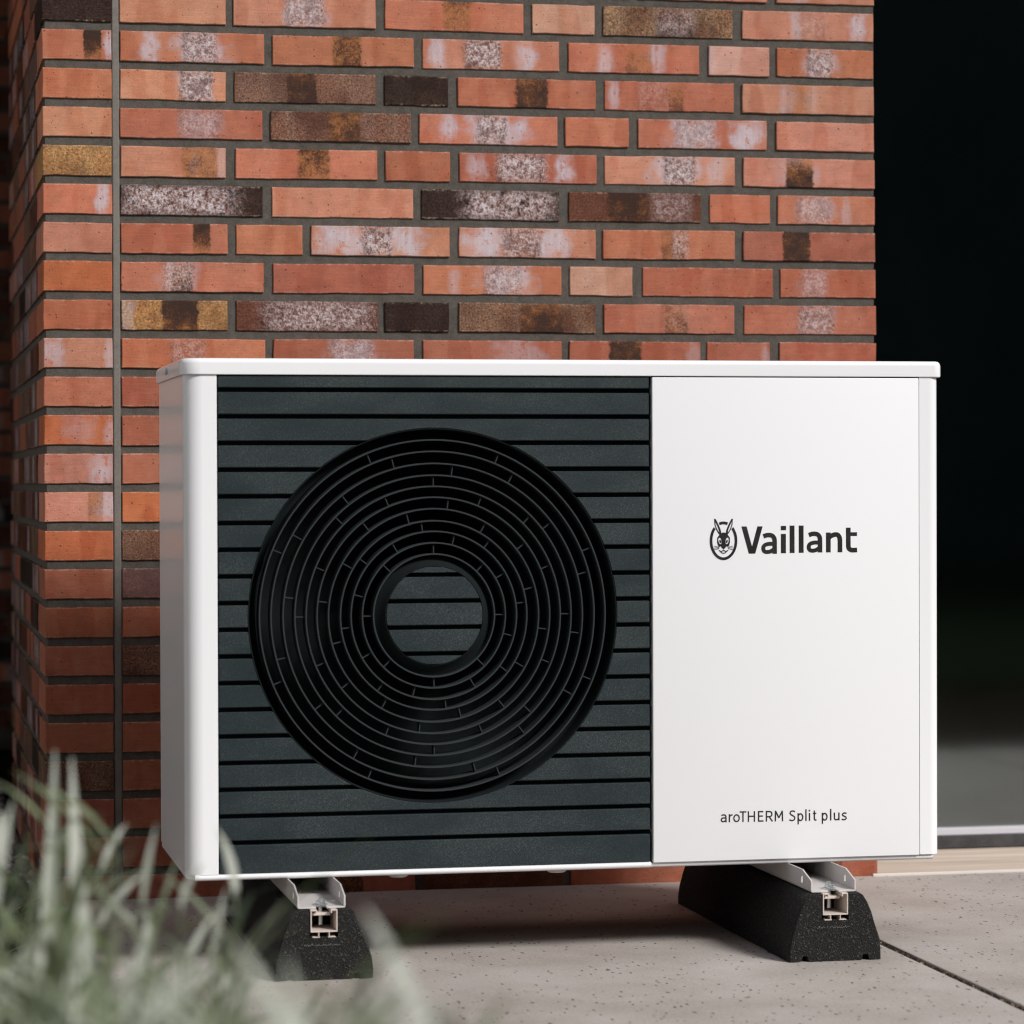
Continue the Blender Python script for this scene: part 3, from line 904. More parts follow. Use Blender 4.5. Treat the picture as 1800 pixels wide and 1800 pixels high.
# base tray with a rolled front lip
lip = [(YF + 0.020, 0.1330), (YF + 0.0012, 0.1330), (YF - 0.0005, 0.1312), (YF - 0.0010, 0.1290), (YF, 0.1262), (YF + 0.003, 0.1247), (YB, 0.1247), (YB, 0.1330)]
part('base_tray', MB().prism([lip], X0 + 0.012, 0.8195, yz), M_WHITE, hp, smooth=50)
lip2 = [(YF + 0.020, 0.1312), (YF + 0.0040, 0.1312), (YF + 0.0030, 0.1290), (YF + 0.004, 0.1262), (YF + 0.007, 0.1247), (YB, 0.1247), (YB, 0.1312)]
part('base_tray', MB().prism([lip2], 0.8199, X1 - 0.010, yz), M_WHITE, hp, smooth=50)
part('shade_plate', MB().box(X0 + 0.016, X1 - 0.014, YF + 0.045, YB - 0.008, 0.1235, 0.1245), M_UNDER, hp, smooth=0)  # unseen dark plate, added to cut bounce light and deepen the shade below
# rounded tray corner, left
tc = arc(X0 + 0.030, YF + 0.030, 0.029, 180, 270, 12) + [(X0 + 0.030, YF + 0.04), (X0 + 0.04, YB), (X0 + 0.001, YB)]
part('tray_corner', MB().prism([[(a, b) for a, b in tc]], 0.1257, 0.1328, zxy), M_WHITE, hp, bevel=0.0022, seg=3, smooth=50)
# lid: rounded plan, rolled top edge
lo = 0.0045


def lid_ring(ins, z):
    x0, x1, y0, y1 = X0 - lo + ins, X1 + lo + ins * -1, YF - 0.0035 + ins, YB + 0.004 - ins
    rl, rr, rb = max(0.027 - ins, 0.001), max(0.014 - ins, 0.001), max(0.008 - ins, 0.001)
    p = arc(x0 + rl, y0 + rl, rl, 180, 270, 10) + arc(x1 - rr, y0 + rr, rr, 270, 360, 10) + arc(x1 - rb, y1 - rb, rb, 0, 90, 6) + arc(x0 + rb, y1 - rb, rb, 90, 180, 6)
    return [(a, b, z) for a, b in p]


rings = [lid_ring(0.006, 0.8292), lid_ring(0.0012, 0.8283), lid_ring(0.0, 0.8295), lid_ring(0.0, 0.8440), lid_ring(0.0010, 0.8478), lid_ring(0.0032, 0.8502), lid_ring(0.0065, 0.8512), lid_ring(0.05, 0.8530)]
mb = MB()
m = len(rings[0])
fs = [tuple(range(m))]
for q in range(len(rings) - 1):
    fs += [(q * m + i, q * m + (i + 1) % m, (q + 1) * m + (i + 1) % m, (q + 1) * m + i) for i in range(m)]
fs.append(tuple((len(rings) - 1) * m + i for i in range(m)))
mb.add([p for rg in rings for p in rg], fs)
lid = part('lid', mb, M_WHITE, hp, smooth=50)
for o in [lid] + [c for c in hp.children if c.name.startswith(('corner_post', 'base_tray'))]:
    wm = o.modifiers.new('even_shading', 'WEIGHTED_NORMAL')
    wm.keep_sharp = True
    wm.weight = 90
sc_ = MB()
xs = X0 - lo
sc_.add([(xs - 0.0028, -0.545 + 0.0052 * math.cos(a * math.pi / 3), 0.8395 + 0.0052 * math.sin(a * math.pi / 3)) for a in range(6)] +
        [(xs + 0.001, -0.545 + 0.0058 * math.cos(a * math.pi / 3), 0.8395 + 0.0058 * math.sin(a * math.pi / 3)) for a in range(6)],
        [(0, 1, 2, 3, 4, 5)] + [(a, (a + 1) % 6, 6 + (a + 1) % 6, 6 + a) for a in range(6)])
sc_.lathe([(0.0001, 0)], (0, 0, 0), 'y', 3, closed=False)
part('screw', MB().add(sc_.v[:12], sc_.f[:7]), M_ZINC, lid)

# ---- grille
FC = (0.506, 0.4898)          # fan centre x, z
RO = 0.2634
XA, XB = 0.2016, 0.8184
grille = part('grille_panel', MB().prism([[(XA - 0.001, 0.1334), (0.8214, 0.1334), (0.8214, 0.8275), (XA - 0.001, 0.8275)], [(FC[0] + 0.2645 * math.cos(i * math.pi / 48), FC[1] + 0.2645 * math.sin(i * math.pi / 48)) for i in range(96)]], YF + 0.0125, YF + 0.016, xz),
              M_RECESS, hp, smooth=0)
gaps = [0.8072 - 0.03712 * i for i in range(18)]
tops = [0.8272] + [q - 0.0031 for q in gaps]
bots = [q + 0.0031 for q in gaps] + [0.1337]


def circle_half(z, R):
    q = R * R - (z - FC[1]) ** 2
    return math.sqrt(q) if q > 0 else 0.0


for zt, zb in zip(tops, bots):
    mb = MB()
    R = RO + 0.0004
    a, b = zb - FC[1], zt - FC[1]
    if a > R or b < -R:
        polys = [[(XA, zb), (XB, zb), (XB, zt), (XA, zt)]]
    elif b > R:        # notch from below
        w = circle_half(zb, R)
        arcp = [(FC[0] + w * q, FC[1] + math.sqrt(R * R - (w * q) ** 2)) for q in [i / 16 - 1 for i in range(33)]]
        polys = [[(XA, zb)] + arcp + [(XB, zb), (XB, zt), (XA, zt)]]
    elif a < -R:       # notch from above
        w = circle_half(zt, R)
        arcp = [(FC[0] - w * q, FC[1] - math.sqrt(R * R - (w * q) ** 2)) for q in [i / 16 - 1 for i in range(33)]]
        polys = [[(XA, zb), (XB, zb), (XB, zt)] + arcp + [(XA, zt)]]
    else:
        zs = [zb + (zt - zb) * i / 8 for i in range(9)]
        polys = [[(XA, zb)] + [(FC[0] - circle_half(z, R), z) for z in zs] + [(XA, zt)],
                 [(XB, zt)] + [(FC[0] + circle_half(z, R), z) for z in reversed(zs)] + [(XB, zb)]]
    for p in polys:
        part('slat', MB().prism([p], YF + 0.0004, YF + 0.0120, xz), M_PLASTIC, grille, bevel=0.0012, seg=1, smooth=0)

fan = part('fan_grille', MB().lathe([(0.2636, 0.0006), (0.2628, 0.0006), (0.2622, 0.002), (0.2612, 0.030), (0.2590, 0.036), (0.2490, 0.040), (0.2485, 0.060), (0.2500, 0.060), (0.2640, 0.045)], (FC[0], YF, FC[1]), 'y', 128), M_RECESS, hp, smooth=50)
part('fan_well', MB().lathe([(0.2483, 0.0602), (0.2483, 0.13), (0.0001, 0.13)], (FC[0], YF, FC[1]), 'y', 64, closed=False), M_VOID, fan)
S = 0.000809
RR = [306, 286, 265, 244.5, 225, 206, 186, 165, 146.5, 126.5, 107]
RR = [q * S for q in RR]
for q in RR:
    part('ring', MB().lathe([(q - 0.0012, 0.0034), (q - 0.0008, 0.0028), (q + 0.0008, 0.0028), (q + 0.0012, 0.0034), (q + 0.0012, 0.030), (q - 0.0012, 0.030)], (FC[0], YF, FC[1]), 'y', 128), M_RING, fan, smooth=35)
phase = [22.5, 15, 37.5, 0, 22.5, 37.5, 15, 7.5, 30, 0]
for i in range(10):
    r0, r1 = RR[i + 1] + 0.0013, RR[i] - 0.0013
    me = MB().box(r0, r1, 0.007, 0.024, -0.0007, 0.0007).mesh('spoke', M_RING, smooth=0)
    for k in range(8):
        a = math.radians(phase[i] + 45 * k)
        o = link('spoke', me, fan, (FC[0] - hp.location.x, YF - hp.location.y, FC[1]), (0, -a, 0))
        pb = parent_base(fan)
        o.location = (FC[0] - pb[0], YF - pb[1], FC[1] - pb[2])
hub = part('fan_hub', MB().lathe([(0.0696, 0.0006), (0.0702, 0.0006), (0.0730, 0.006), (0.0800, 0.013), (0.0855, 0.016), (0.0855, 0.034), (0.0696, 0.034)], (FC[0], YF, FC[1]), 'y', 96).cyl((FC[0], YF, FC[1]), 0.0694, 0.0125, 0.034, 'y', 64), M_RECESS, hp, smooth=40)
for zt, zb in zip(tops, bots):
    R = 0.0692
    za, zc = max(zb, FC[1] - R + 0.0006), min(zt, FC[1] + R - 0.0006)
    if zc - za < 0.002:
        continue
    zs = [za + (zc - za) * i / 10 for i in range(11)]
    p = [(FC[0] - circle_half(z, R), z) for z in zs] + [(FC[0] + circle_half(z, R), z) for z in reversed(zs)]
    part('slat', MB().prism([p], YF + 0.0006, YF + 0.0122, xz), M_PLASTIC, hub, bevel=0.0011, seg=1, smooth=0)

# ---- lettering and emblem on the white panel
YP = YF - 0.0016


mb = MB()
EC = (0.9275, 0.5922)


def ez(px, py):
    """emblem drawing units (a sixth of a drawing step) to the panel plane"""
    return (EC[0] + (px - 247) / 6 * 0.000830, EC[1] - (py - 367) / 6 * 0.000820)


def shape(polys):
    mb.prism([[ez(*q) for q in p] for p in polys], YP - 0.0005, YP + 0.0004, xz)


def stroke(pts, w):
    for (xa, ya), (xb, yb) in zip(pts, pts[1:]):
        L = math.hypot(xb - xa, yb - ya)
        nx, ny = -(yb - ya) / L * w / 2, (xb - xa) / L * w / 2
        shape([[(xa + nx, ya + ny), (xb + nx, yb + ny), (xb - nx, yb - ny), (xa - nx, ya - ny)]])


def oval_band(a0, a1, n):
    o, i_ = [], []
    for k in range(n + 1):
        a = math.radians(a0 + (a1 - a0) * k / n)
        o.append((247 + 148 * math.sin(a), 367 - 203 * math.cos(a)))
        i_.append((247 + 120 * math.sin(a), 367 - 174 * math.cos(a)))
    shape([o + i_[::-1]])


oval_band(-19, 19, 10)
oval_band(45, 180, 30)
oval_band(180, 315, 30)
ell = lambda cx, cy, rx, ry, t=0: [(cx + rx * math.cos(a) * math.cos(t) - ry * math.sin(a) * math.sin(t), cy + rx * math.cos(a) * math.sin(t) + ry * math.sin(a) * math.cos(t)) for a in [i * math.pi / 8 for i in range(16)]]
mir = lambda p: [(495 - a, b) for a, b in p][::-1]
ear = [(147, 135), (162, 138), (190, 188), (214, 245), (226, 292), (205, 304), (190, 285), (168, 248), (152, 200)]
ear_in = [(158, 162), (178, 205), (196, 250), (203, 284), (194, 272), (176, 240), (161, 198)]
shape([ear, ear_in])
shape([mir(ear), mir(ear_in)])
head = [(202, 305), (222, 292), (236, 280), (259, 280), (273, 292), (293, 305), (315, 335), (316, 385), (307, 418), (292, 432), (276, 424), (268, 440), (247, 458), (227, 440), (219, 424), (203, 432), (188, 418), (179, 385), (180, 335)]
eye_w = ell(209, 368, 17, 36, -0.2)
chk_w = ell(222, 408, 9, 14, 0.4)
shape([head, eye_w, mir(eye_w)])
shape([ell(212, 374, 9, 18, -0.25)])
shape([mir(ell(212, 374, 9, 18, -0.25))])
stroke([(198, 466), (222, 482), (247, 466), (273, 482), (297, 466)], 10)
stroke([(213, 480), (230, 494), (247, 499), (265, 494), (282, 480)], 9)
for y0_, y1_ in ((424, 434), (442, 442), (460, 450)):
    stroke([(148, y0_), (200, y1_)], 5)
    stroke([(347, y0_), (295, y1_)], 5)
part('emblem', mb, M_PRINT, hp, smooth=0)

# brand lettering drawn with broad strokes, same drawing units as the emblem
mb = MB()
lay = [0]


def lz(px, py):
    a, b = ez(px, py)
    return (EC[0] + (a - EC[0]) * 1.0275, b)


def lshape(p):
    lay[0] += 1
    d = 0.0000025 * lay[0]
    mb.prism([[lz(*q) for q in p]], YP - 0.0003 - d, YP + 0.0004 + d, xz)


def lrect(x0, y0, x1, y1):
    lshape([(x0, y0), (x1, y0), (x1, y1), (x0, y1)])


def lband(pts, w):
    """one polygon for a curved stroke of width w"""
    L, R_ = [], []
    n = len(pts)
    for i, (px_, py_) in enumerate(pts):
        ax, ay = pts[max(i - 1, 0)]
        bx_, by_ = pts[min(i + 1, n - 1)]
        q = math.hypot(bx_ - ax, by_ - ay)
        nx, ny = -(by_ - ay) / q * w / 2, (bx_ - ax) / q * w / 2
        L.append((px_ + nx, py_ + ny))
        R_.append((px_ - nx, py_ - ny))
    lshape(L + R_[::-1])


def curve(p0, p1, p2, n=7):
    return [((1 - t) ** 2 * p0[0] + 2 * t * (1 - t) * p1[0] + t * t * p2[0], (1 - t) ** 2 * p0[1] + 2 * t * (1 - t) * p1[1] + t * t * p2[1]) for t in [i / n for i in range(n + 1)]]


lshape([(435, 218), (490, 218), (546, 432), (603, 218), (658, 218), (580, 505), (512, 505)])


def letter_a(dx, dy):
    s_ = lambda pts: [(x + dx, y + dy) for x, y in pts]
    lband(s_([(666, 322), (690, 313)] + curve((700, 310), (784, 296), (784, 375))[0:] + [(784, 506)]), 48)
    lband(s_([(775, 401), (745, 401)] + curve((730, 401), (664, 405), (664, 447), 6) + curve((664, 450), (666, 487), (702, 487), 6)[1:] + curve((706, 487), (745, 487), (778, 455), 5)[1:]), 42)


letter_a(0, 2)
lrect(850, 215, 905, 260)
lrect(850, 299, 903, 503)
lrect(943, 212, 994, 501)
lrect(1039, 212, 1090, 500)
letter_a(480, -8)
lrect(1328, 288, 1377, 498)
lband([(1360, 345)] + curve((1372, 330), (1475, 270), (1476, 380), 9) + [(1476, 498)], 49)
lband([(1565, 238), (1565, 425)] + curve((1565, 430), (1565, 475), (1612, 477), 6)[1:] + [(1658, 475)], 49)
lrect(1590, 287, 1658, 326)
part('lettering', mb, M_PRINT, hp, smooth=0)

# model lettering, thin strokes; units from the baseline, cap height 115
mb = MB()
lay[0] = 0


def lz(px, py):
    return (0.9222 + (px - 168) * 0.00013345, 0.18735 + py * 0.000134 - (px - 168) * 0.0000012)


W = 14.5


def closed_oval(cx, cy, rx, ry):
    for a0 in (0, 180):
        lband([(cx + rx * math.cos(math.radians(a0 + q)), cy + ry * math.sin(math.radians(a0 + q))) for q in range(0, 181, 15)], W)


lband([(176, 72), (188, 78)] + curve((196, 80), (227, 82), (227, 52), 6) + [(227, 0)], W)
lband([(224, 47), (205, 47)] + curve((200, 47), (175, 46), (175, 25), 5) + curve((175, 22), (178, 6), (196, 7), 5)[1:] + curve((198, 7), (212, 8), (224, 22), 4)[1:], W)
lband([(265, 86), (265, 0)], W)
lband(curve((266, 50), (272, 80), (301, 78), 6), W)
closed_oval(345, 42, 30, 36)
lband([(380, 108), (455, 108)], W)
lband([(417, 108), (417, 0)], W)
for x in (478, 545):
    lband([(x, 115), (x, 0)], W)
lband([(478, 60), (545, 60)], W)
lband([(592, 115), (592, 0)], W)
for x, y in ((645, 108), (639, 60), (646, 7)):
    lband([(592, y), (x, y)], W)
lband([(680, 115), (680, 0)], W)
lband([(680, 108), (705, 108)] + curve((710, 108), (742, 108), (741, 80), 5) + curve((741, 78), (740, 52), (708, 52), 5)[1:] + [(680, 52)], W)
lband([(710, 54), (748, 0)], W)
lband([(780, 0), (782, 115)], W)
lband([(782, 112), (820, 38)], W)
lband([(820, 38), (858, 112)], W)
lband([(858, 115), (861, 0)], W)
lband([(1001, 101), (985, 109), (966, 109), (950, 101), (946, 86), (955, 71), (974, 60), (994, 48), (1000, 31), (992, 14), (972, 6), (953, 8), (938, 17)], W)
for dx in (0, 274):
    lband([(1037 + dx, 85), (1037 + dx, -36)], W)
    closed_oval(1063 + dx, 41, 26, 36)
lband([(1125, 125), (1125, 0)], W)
lband([(1165, 84), (1165, 0)], W)
lband([(1165, 118), (1165, 102)], W + 2)
lband([(1220, 110), (1220, 25)] + curve((1220, 22), (1220, 5), (1244, 7), 5)[1:], W)
lband([(1204, 79), (1243, 79)], W - 2)
lband([(1405, 125), (1405, 0)], W)
lband([(1447, 84), (1447, 30)] + curve((1447, 26), (1448, 5), (1472, 7), 5)[1:] + curve((1474, 7), (1488, 8), (1498, 22), 4)[1:], W)
lband([(1498, 84), (1498, 0)], W)
lband([(1584, 73), (1566, 79), (1547, 76), (1537, 65), (1540, 54), (1558, 44), (1577, 34), (1582, 21), (1571, 9), (1550, 5), (1529, 12)], W)
part('lettering', mb, M_PRINT, hp, smooth=0)

# ---- drain stubs under the tray
for x in (0.4566, 0.6862):
    part('drain_stub', MB().lathe([(0.0001, 0.0), (0.0145, 0.0), (0.0138, -0.0035), (0.011, -0.0050), (0.0001, -0.0052)], (x, YF + 0.025, 0.1246), 'z', 24, closed=False), M_RAIL, hp, smooth=50)

# ---- mounting rails (bent channel) and rubber feet
for xc, lab in ((0.3288, 'left'), (1.0582, 'right')):
    t, hw, zb, yt = 0.0024, 0.0332, 0.0965, -0.8600
    side = [(yt, zb + 0.0025), (yt, zb + 0.0165), (yt + 0.042, 0.1245), (-0.262, 0.1245), (-0.262, zb + 0.0025)]
    hole = [(yt + 0.040, zb + 0.0090), (yt + 0.047, zb + 0.0090), (yt + 0.047, zb + 0.0185), (yt + 0.040, zb + 0.0185)]
    mb = MB()
    mb.prism([side, hole], xc - hw, xc - hw + t, yz)
    mb.prism([side, hole], xc + hw - t, xc + hw, yz)
    base_o = [(xc - hw + 0.0022, yt), (xc - 0.0075, yt), (xc - 0.0068, yt + 0.014), (xc + 0.0068, yt + 0.014), (xc + 0.0075, yt), (xc + hw - 0.0022, yt), (xc + hw - 0.0022, -0.262), (xc - hw + 0.0022, -0.262)]
    mb.prism([base_o], zb, zb + t, zxy)
    for s in (-1, 1):       # bend radius between base and flange
        q = [(xc + s * (hw - 0.0022), zb), (xc + s * (hw - 0.0007), zb + 0.0008), (xc + s * hw, zb + 0.0025), (xc + s * (hw - t), zb + 0.0027), (xc + s * (hw - 0.003), zb + 0.0023)]
        mb.prism([q], yt, -0.262, xz)
        # turned-out tabs that meet the tray
        xa = xc + s * (hw + 0.0002)
        mb.box(min(xa, xa + s * 0.007), max(xa, xa + s * 0.007), yt + 0.13, yt + 0.16, 0.1222, 0.1243)
    part('mounting_rail', mb, M_RAIL, hp, bevel=0.0004, seg=1, smooth=30)

for xc, lab in ((0.3308, 'black rubber foot with metal insert, under the grille end, half behind the plants'), (1.0580, 'black rubber foot with metal insert, under the plain white panel end')):
    y0, y1 = -0.8690, -0.2550
    ft = thing('rubber_foot', (xc, (y0 + y1) / 2, 0.0), lab, 'rubber foot', 'rubber feet carrying the heat pump')
    half = [(0.0682, 0.0008), (0.0682, 0.0130), (0.0662, 0.030), (0.0590, 0.053), (0.0540, 0.068), (0.0470, 0.084), (0.0420, 0.0925), (0.0365, 0.0955), (0.0205, 0.0955), (0.0205, 0.0590)]
    prof = [(xc + a, b) for a, b in half] + [(xc - a, b) for a, b in reversed(half)]
    prof += [(xc - 0.052, 0.0008), (xc - 0.0495, 0.0085), (xc - 0.0425, 0.0085), (xc - 0.040, 0.0008), (xc + 0.040, 0.0008), (xc + 0.0425, 0.0085), (xc + 0.0495, 0.0085), (xc + 0.052, 0.0008)]
    mb = MB()
    ny = 14
    n = len(prof)
    vs, fs = [], []
    ys = [y0, y0 + 0.004] + [y0 + 0.004 + (y1 - y0 - 0.008) * i / ny for i in range(1, ny)] + [y1 - 0.004, y1]
    for i, yy in enumerate(ys):
        sh = 0.965 if i in (0, len(ys) - 1) else 1.0
        vs += [(xc + (a - xc) * sh + rnd.uniform(-0.0004, 0.0004), yy, b * (0.992 if sh < 1 else 1) + rnd.uniform(-0.0003, 0.0003)) for a, b in prof]
    for i in range(len(ys) - 1):
        fs += [(i * n + k, i * n + (k + 1) % n, (i + 1) * n + (k + 1) % n, (i + 1) * n + k) for k in range(n)]
    tri = tessellate_polygon([[Vector((a, b, 0)) for a, b in prof]])
    fs += [tuple(t) for t in tri] + [tuple(q + (len(ys) - 1) * n for q in reversed(t)) for t in tri]
    mb.add(vs, fs)
    part('rubber_block', mb, M_RUBBER, ft, smooth=30)
    # worn raised lettering, too small to read: a row of scuffed bits
    mk = MB()
    x = xc - 0.027
    while x < xc + 0.021:
        w = rnd.uniform(0.0008, 0.0022)
        z = 0.0475 + rnd.uniform(-0.0010, 0.0010)
        mk.box(x, x + w, y0 - 0.0006, y0 + 0.001, z, z + rnd.uniform(0.0007, 0.0021))
        x += w + rnd.uniform(0.0003, 0.0011)
    part('moulded_mark', mk, mat_grain('scuffed_rubber', (0.03, 0.03, 0.03), (0.20, 0.19, 0.18), 900, 0.8, 0.2), ft, smooth=0)
    # aluminium channel let into the foot
    al = MB()
    w, zt_, zb_ = 0.0185, 0.0962, 0.0655
    ya, yb = y0 - 0.0012, y1 + 0.002
    for s in (-1, 1):
        P = lambda pts: al.prism([[(xc + s * a, b) for a, b in pts]], ya, yb, xz)
        P([(w - 0.0016, zb_), (w, zb_), (w, zt_), (w - 0.0016, zt_)])
        P([(w - 0.0017, zt_ - 0.0018), (w - 0.0017, zt_), (0.0095, zt_), (0.0095, zt_ - 0.0018)])
        P([(0.0112, zt_ - 0.0019), (0.0095, zt_ - 0.0019), (0.0095, zt_ - 0.0050), (0.0112, zt_ - 0.0050)])
        P([(0.0065, zb_ - 0.0060), (0.0078, zb_ - 0.0060), (0.0078, zb_ - 0.0001), (0.0065, zb_ - 0.0001)])
        P([(0.0055, zb_ - 0.0074), (0.0160, zb_ - 0.0074), (0.0160, zb_ - 0.0061), (0.0055, zb_ - 0.0061)])
    al.box(xc - w + 0.0017, xc + w - 0.0017, ya, yb, zb_, zb_ + 0.0019)
    part('metal_insert', al, M_ALU, ft, bevel=0.0003, seg=1, smooth=0)
    part('dark_slot', MB().box(xc - w + 0.0018, xc + w - 0.0018, y0 + 0.06, y0 + 0.065, zb_ + 0.002, zt_ - 0.0055), M_RUBBER, ft, smooth=0)
    bo = MB()
    by = yt + 0.018
    bx = xc - 0.001
    bo.cyl((bx, by, 0), 0.0095, 0.0990, 0.1004, 'z', 28)
    bo.add([(bx + 0.0066 * math.cos(a * math.pi / 3), by + 0.0066 * math.sin(a * math.pi / 3), z) for z in (0.1005, 0.1052) for a in range(6)], [(0, 1, 2, 3, 4, 5), (6, 7, 8, 9, 10, 11)] + [(a, (a + 1) % 6, 6 + (a + 1) % 6, 6 + a) for a in range(6)])
    bo.cyl((bx, by, 0), 0.0030, 0.0720, 0.1090, 'z', 16)
    part('bolt', bo, M_ZINC, ft, bevel=0.0004, seg=1, smooth=30)
    part('slot_nut', MB().box(xc - 0.0150, xc + 0.0105, by - 0.016, by + 0.012, 0.0868, 0.0905), M_ALU, ft, bevel=0.0005, seg=1)

# ================================================================== plants
def leaf_mesh(name, L, W, bend, fold, mat, taper=1.0):
    n = 6
    vs, fs = [], []
    for i in range(n + 1):
        t = i / n
        w = W * (math.sin(math.pi * min(1, (t * 0.93 + 0.07)) ** taper)) * 0.5 + 0.0003
        if i == n:
            w = 0.0003
        a = bend * t
        x = L * (math.sin(a) / bend if bend else t)
        z = -L * ((1 - math.cos(a)) / bend if bend else 0)
        vs += [(x, -w, z + fold * w), (x, 0, z), (x, w, z + fold * w)]
    for i in range(n):
        for k in range(2):
            fs.append((i * 3 + k, (i + 1) * 3 + k, (i + 1) * 3 + k + 1, i * 3 + k + 1))
    return MB().add(vs, fs).mesh(name, mat, smooth=80, recalc=False)


LEAVES = {}
for nm, mt in (('pale', M_LEAF_PALE), ('mid', M_LEAF_MID), ('dark', M_LEAF_DARK), ('dry', M_LEAF_DRY)):
    LEAVES[nm, 'short'] = [leaf_mesh('leaf', L, W, b, 0.3, mt) for L, W, b in ((0.075, 0.0060, 0.5), (0.060, 0.0056, 0.9), (0.090, 0.0068, 0.35), (0.068, 0.0075, 0.7))]
    LEAVES[nm, 'long'] = [leaf_mesh('leaf', L, W, b, 0.4, mt, 0.7) for L, W, b in ((0.24, 0.013, 0.9), (0.28, 0.015, 0.6), (0.20, 0.012, 1.2), (0.30, 0.016, 0.8))]


def stem_mesh(pts, r0, r1):
    mb_ = MB()
    n = 5
    vs, fs = [], []
    for i, p in enumerate(pts):
        rr = r0 + (r1 - r0) * i / (len(pts) - 1)
        vs += [(p[0] + rr * math.cos(k * 2 * math.pi / n), p[1] + rr * math.sin(k * 2 * math.pi / n), p[2]) for k in range(n)]
    for i in range(len(pts) - 1):
        fs += [(i * n + k, i * n + (k + 1) % n, (i + 1) * n + (k + 1) % n, (i + 1) * n + k) for k in range(n)]
    return mb_.add(vs, fs)


def leaf_at(root, kind, pos, az, elev, scale=1.0):
    o = link('leaf', rnd.choice(LEAVES[kind]), root, pos)
    o.rotation_euler = Euler((rnd.uniform(-0.6, 0.6), -elev, az), 'XYZ')
    o.scale = (scale,) * 3
    return o


def bushy(loc, label, n_stem, h, spread, kinds, seed, per=13, group=None, lean=(0, 0), low=0.35):
    global rnd
    keep, rnd = rnd, random.Random(seed)
    root = thing('bushy_plant', loc, label, 'plant', group)
    for s in range(n_stem):
        az = rnd.random() * 2 * math.pi
        out = spread * math.sqrt(rnd.random())
        hh = h * rnd.uniform(0.72, 1.0)
        bx, by = 0.25 * out * math.cos(az), 0.25 * out * math.sin(az)
        tx, ty = out * math.cos(az) + lean[0], out * math.sin(az) + lean[1]
        pts = [(bx + (tx - bx) * t ** 1.4, by + (ty - by) * t ** 1.4, hh * t - 0.02) for t in [i / 6 for i in range(7)]]
        link('stem', stem_mesh(pts, 0.0022, 0.0010).mesh('stem', M_STEM, smooth=60), root)
        for q in range(per):
            t = low + (1 - low) * (q + rnd.random() * 0.6) / per
            t = min(t, 1)
            p = Vector((bx + (tx - bx) * t ** 1.4, by + (ty - by) * t ** 1.4, hh * t - 0.02))
            kd = rnd.choices([k for k, _ in kinds], [w for _, w in kinds])[0]
            leaf_at(root, (kd, 'short'), p, q * 2.4 + rnd.uniform(-0.4, 0.4), rnd.uniform(0.45, 1.3), rnd.uniform(0.75, 1.25))
    rnd = keep
    return root


def blades(loc, label, n, kinds, seed, scale=(0.8, 1.3), elev=(0.7, 1.4), az=None, group=None, rad=0.03):
    global rnd
    keep, rnd = rnd, random.Random(seed)
    root = thing('grassy_plant', loc, label, 'plant', group)
    for q in range(n):
        a = rnd.uniform(*az) if az else rnd.random() * 2 * math.pi
        kd = rnd.choices([k for k, _ in kinds], [w for _, w in kinds])[0]
        leaf_at(root, (kd, 'long'), (rnd.uniform(-rad, rad), rnd.uniform(-rad, rad), -0.01), a, rnd.uniform(*elev), rnd.uniform(*scale))
    rnd = keep
    return root


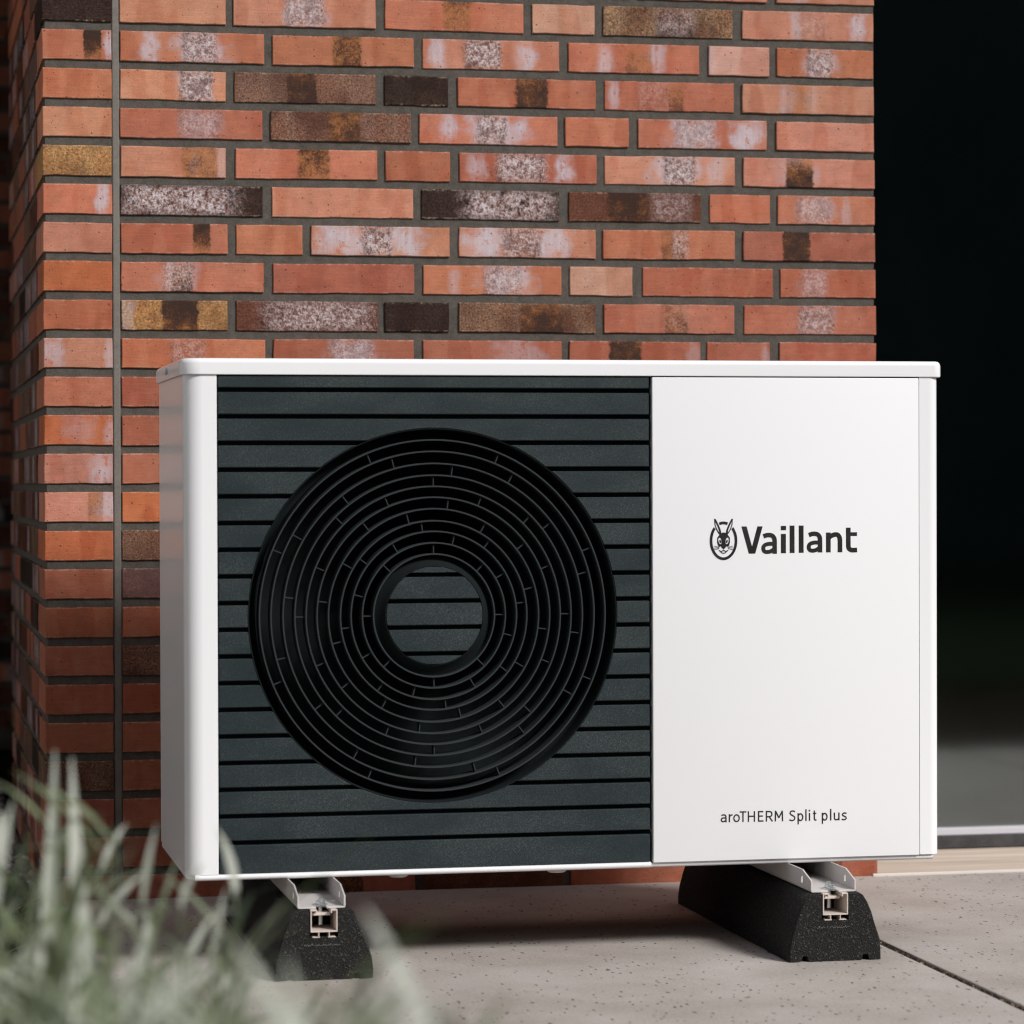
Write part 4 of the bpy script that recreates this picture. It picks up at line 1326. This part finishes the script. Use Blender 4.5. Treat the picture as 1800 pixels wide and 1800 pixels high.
PALE = [('pale', 6), ('mid', 2), ('dark', 1)]
SILVER = [('pale', 6.5), ('mid', 3), ('dark', 1.0)]
bushy((-0.172, -3.50, 0), 'blurred silver green bushy plant in the near bottom left corner', 13, 0.455, 0.055, [('pale', 5), ('mid', 4), ('dark', 1.2)], 21, 10, low=0.82)
bushy((-0.122, -3.51, 0), 'dense silver green bushy plant, blurred, below the corner of the brick wall', 13, 0.474, 0.055, SILVER, 22, 10, low=0.82)
bushy((-0.076, -3.52, 0), 'pale blurred bushy plant just left of the rubber foot under the grille', 11, 0.462, 0.038, SILVER, 23, 11, low=0.84)
bushy((-0.032, -3.54, 0), 'very pale low plant tips below the rubber foot under the grille', 9, 0.438, 0.032, SILVER, 27, 10, low=0.86)
bushy((0.000, -3.55, 0), 'small faint plant tip, rightmost of the blurred foreground plants', 6, 0.462, 0.016, SILVER, 26, 8, low=0.87)
bushy((-0.145, -3.02, 0), 'silver green bushy plant with loose stems, partly hidden by the nearest plants', 15, 0.415, 0.075, SILVER, 28, 11, low=0.68)
bushy((-0.062, -3.05, 0), 'loose grey green plant rising just before the bottom left corner of the heat pump', 13, 0.395, 0.050, SILVER, 29, 12, low=0.68)
bushy((-0.11, -2.62, 0), 'grey green bushy plant with tall loose tips before the dark lower bricks', 15, 0.440, 0.085, [('pale', 6), ('mid', 3), ('dark', 1.0), ('dry', 0.3)], 24, 13, low=0.5)
bushy((-0.02, -2.65, 0), 'grey green bushy plant with loose tips between the corner post and the rubber foot', 8, 0.395, 0.055, [('pale', 6), ('mid', 3), ('dark', 1)], 25, 12, low=0.5)
blades((-0.150, -2.74, 0), 'tall plant with long green blades at the left edge of the picture', 26, [('mid', 6), ('pale', 2), ('dark', 1)], 31, scale=(1.35, 1.95), elev=(1.2, 1.57), rad=0.05, az=(1.0, 5.3))
blades((-0.03, -2.72, 0), 'plant with long arching pale blades crossing the grille and the rubber foot', 16, [('mid', 4), ('pale', 3)], 32, scale=(0.9, 1.35), elev=(0.75, 1.35), az=(-1.0, 1.0))
blades((-0.055, -0.10, -0.01), 'low dark leafy plant with dry strands at the foot of the brick wall corner', 22, [('dark', 6), ('mid', 2), ('dry', 2)], 33, scale=(0.25, 0.5), elev=(0.2, 1.2), rad=0.035)
blades((-0.060, -0.34, -0.01), 'low tuft with dark leaves and curled dry strands beside the slab edge', 22, [('dark', 6), ('mid', 1), ('dry', 3)], 34, scale=(0.22, 0.45), elev=(0.1, 1.1), rad=0.035)
bpy.context.view_layer.update()
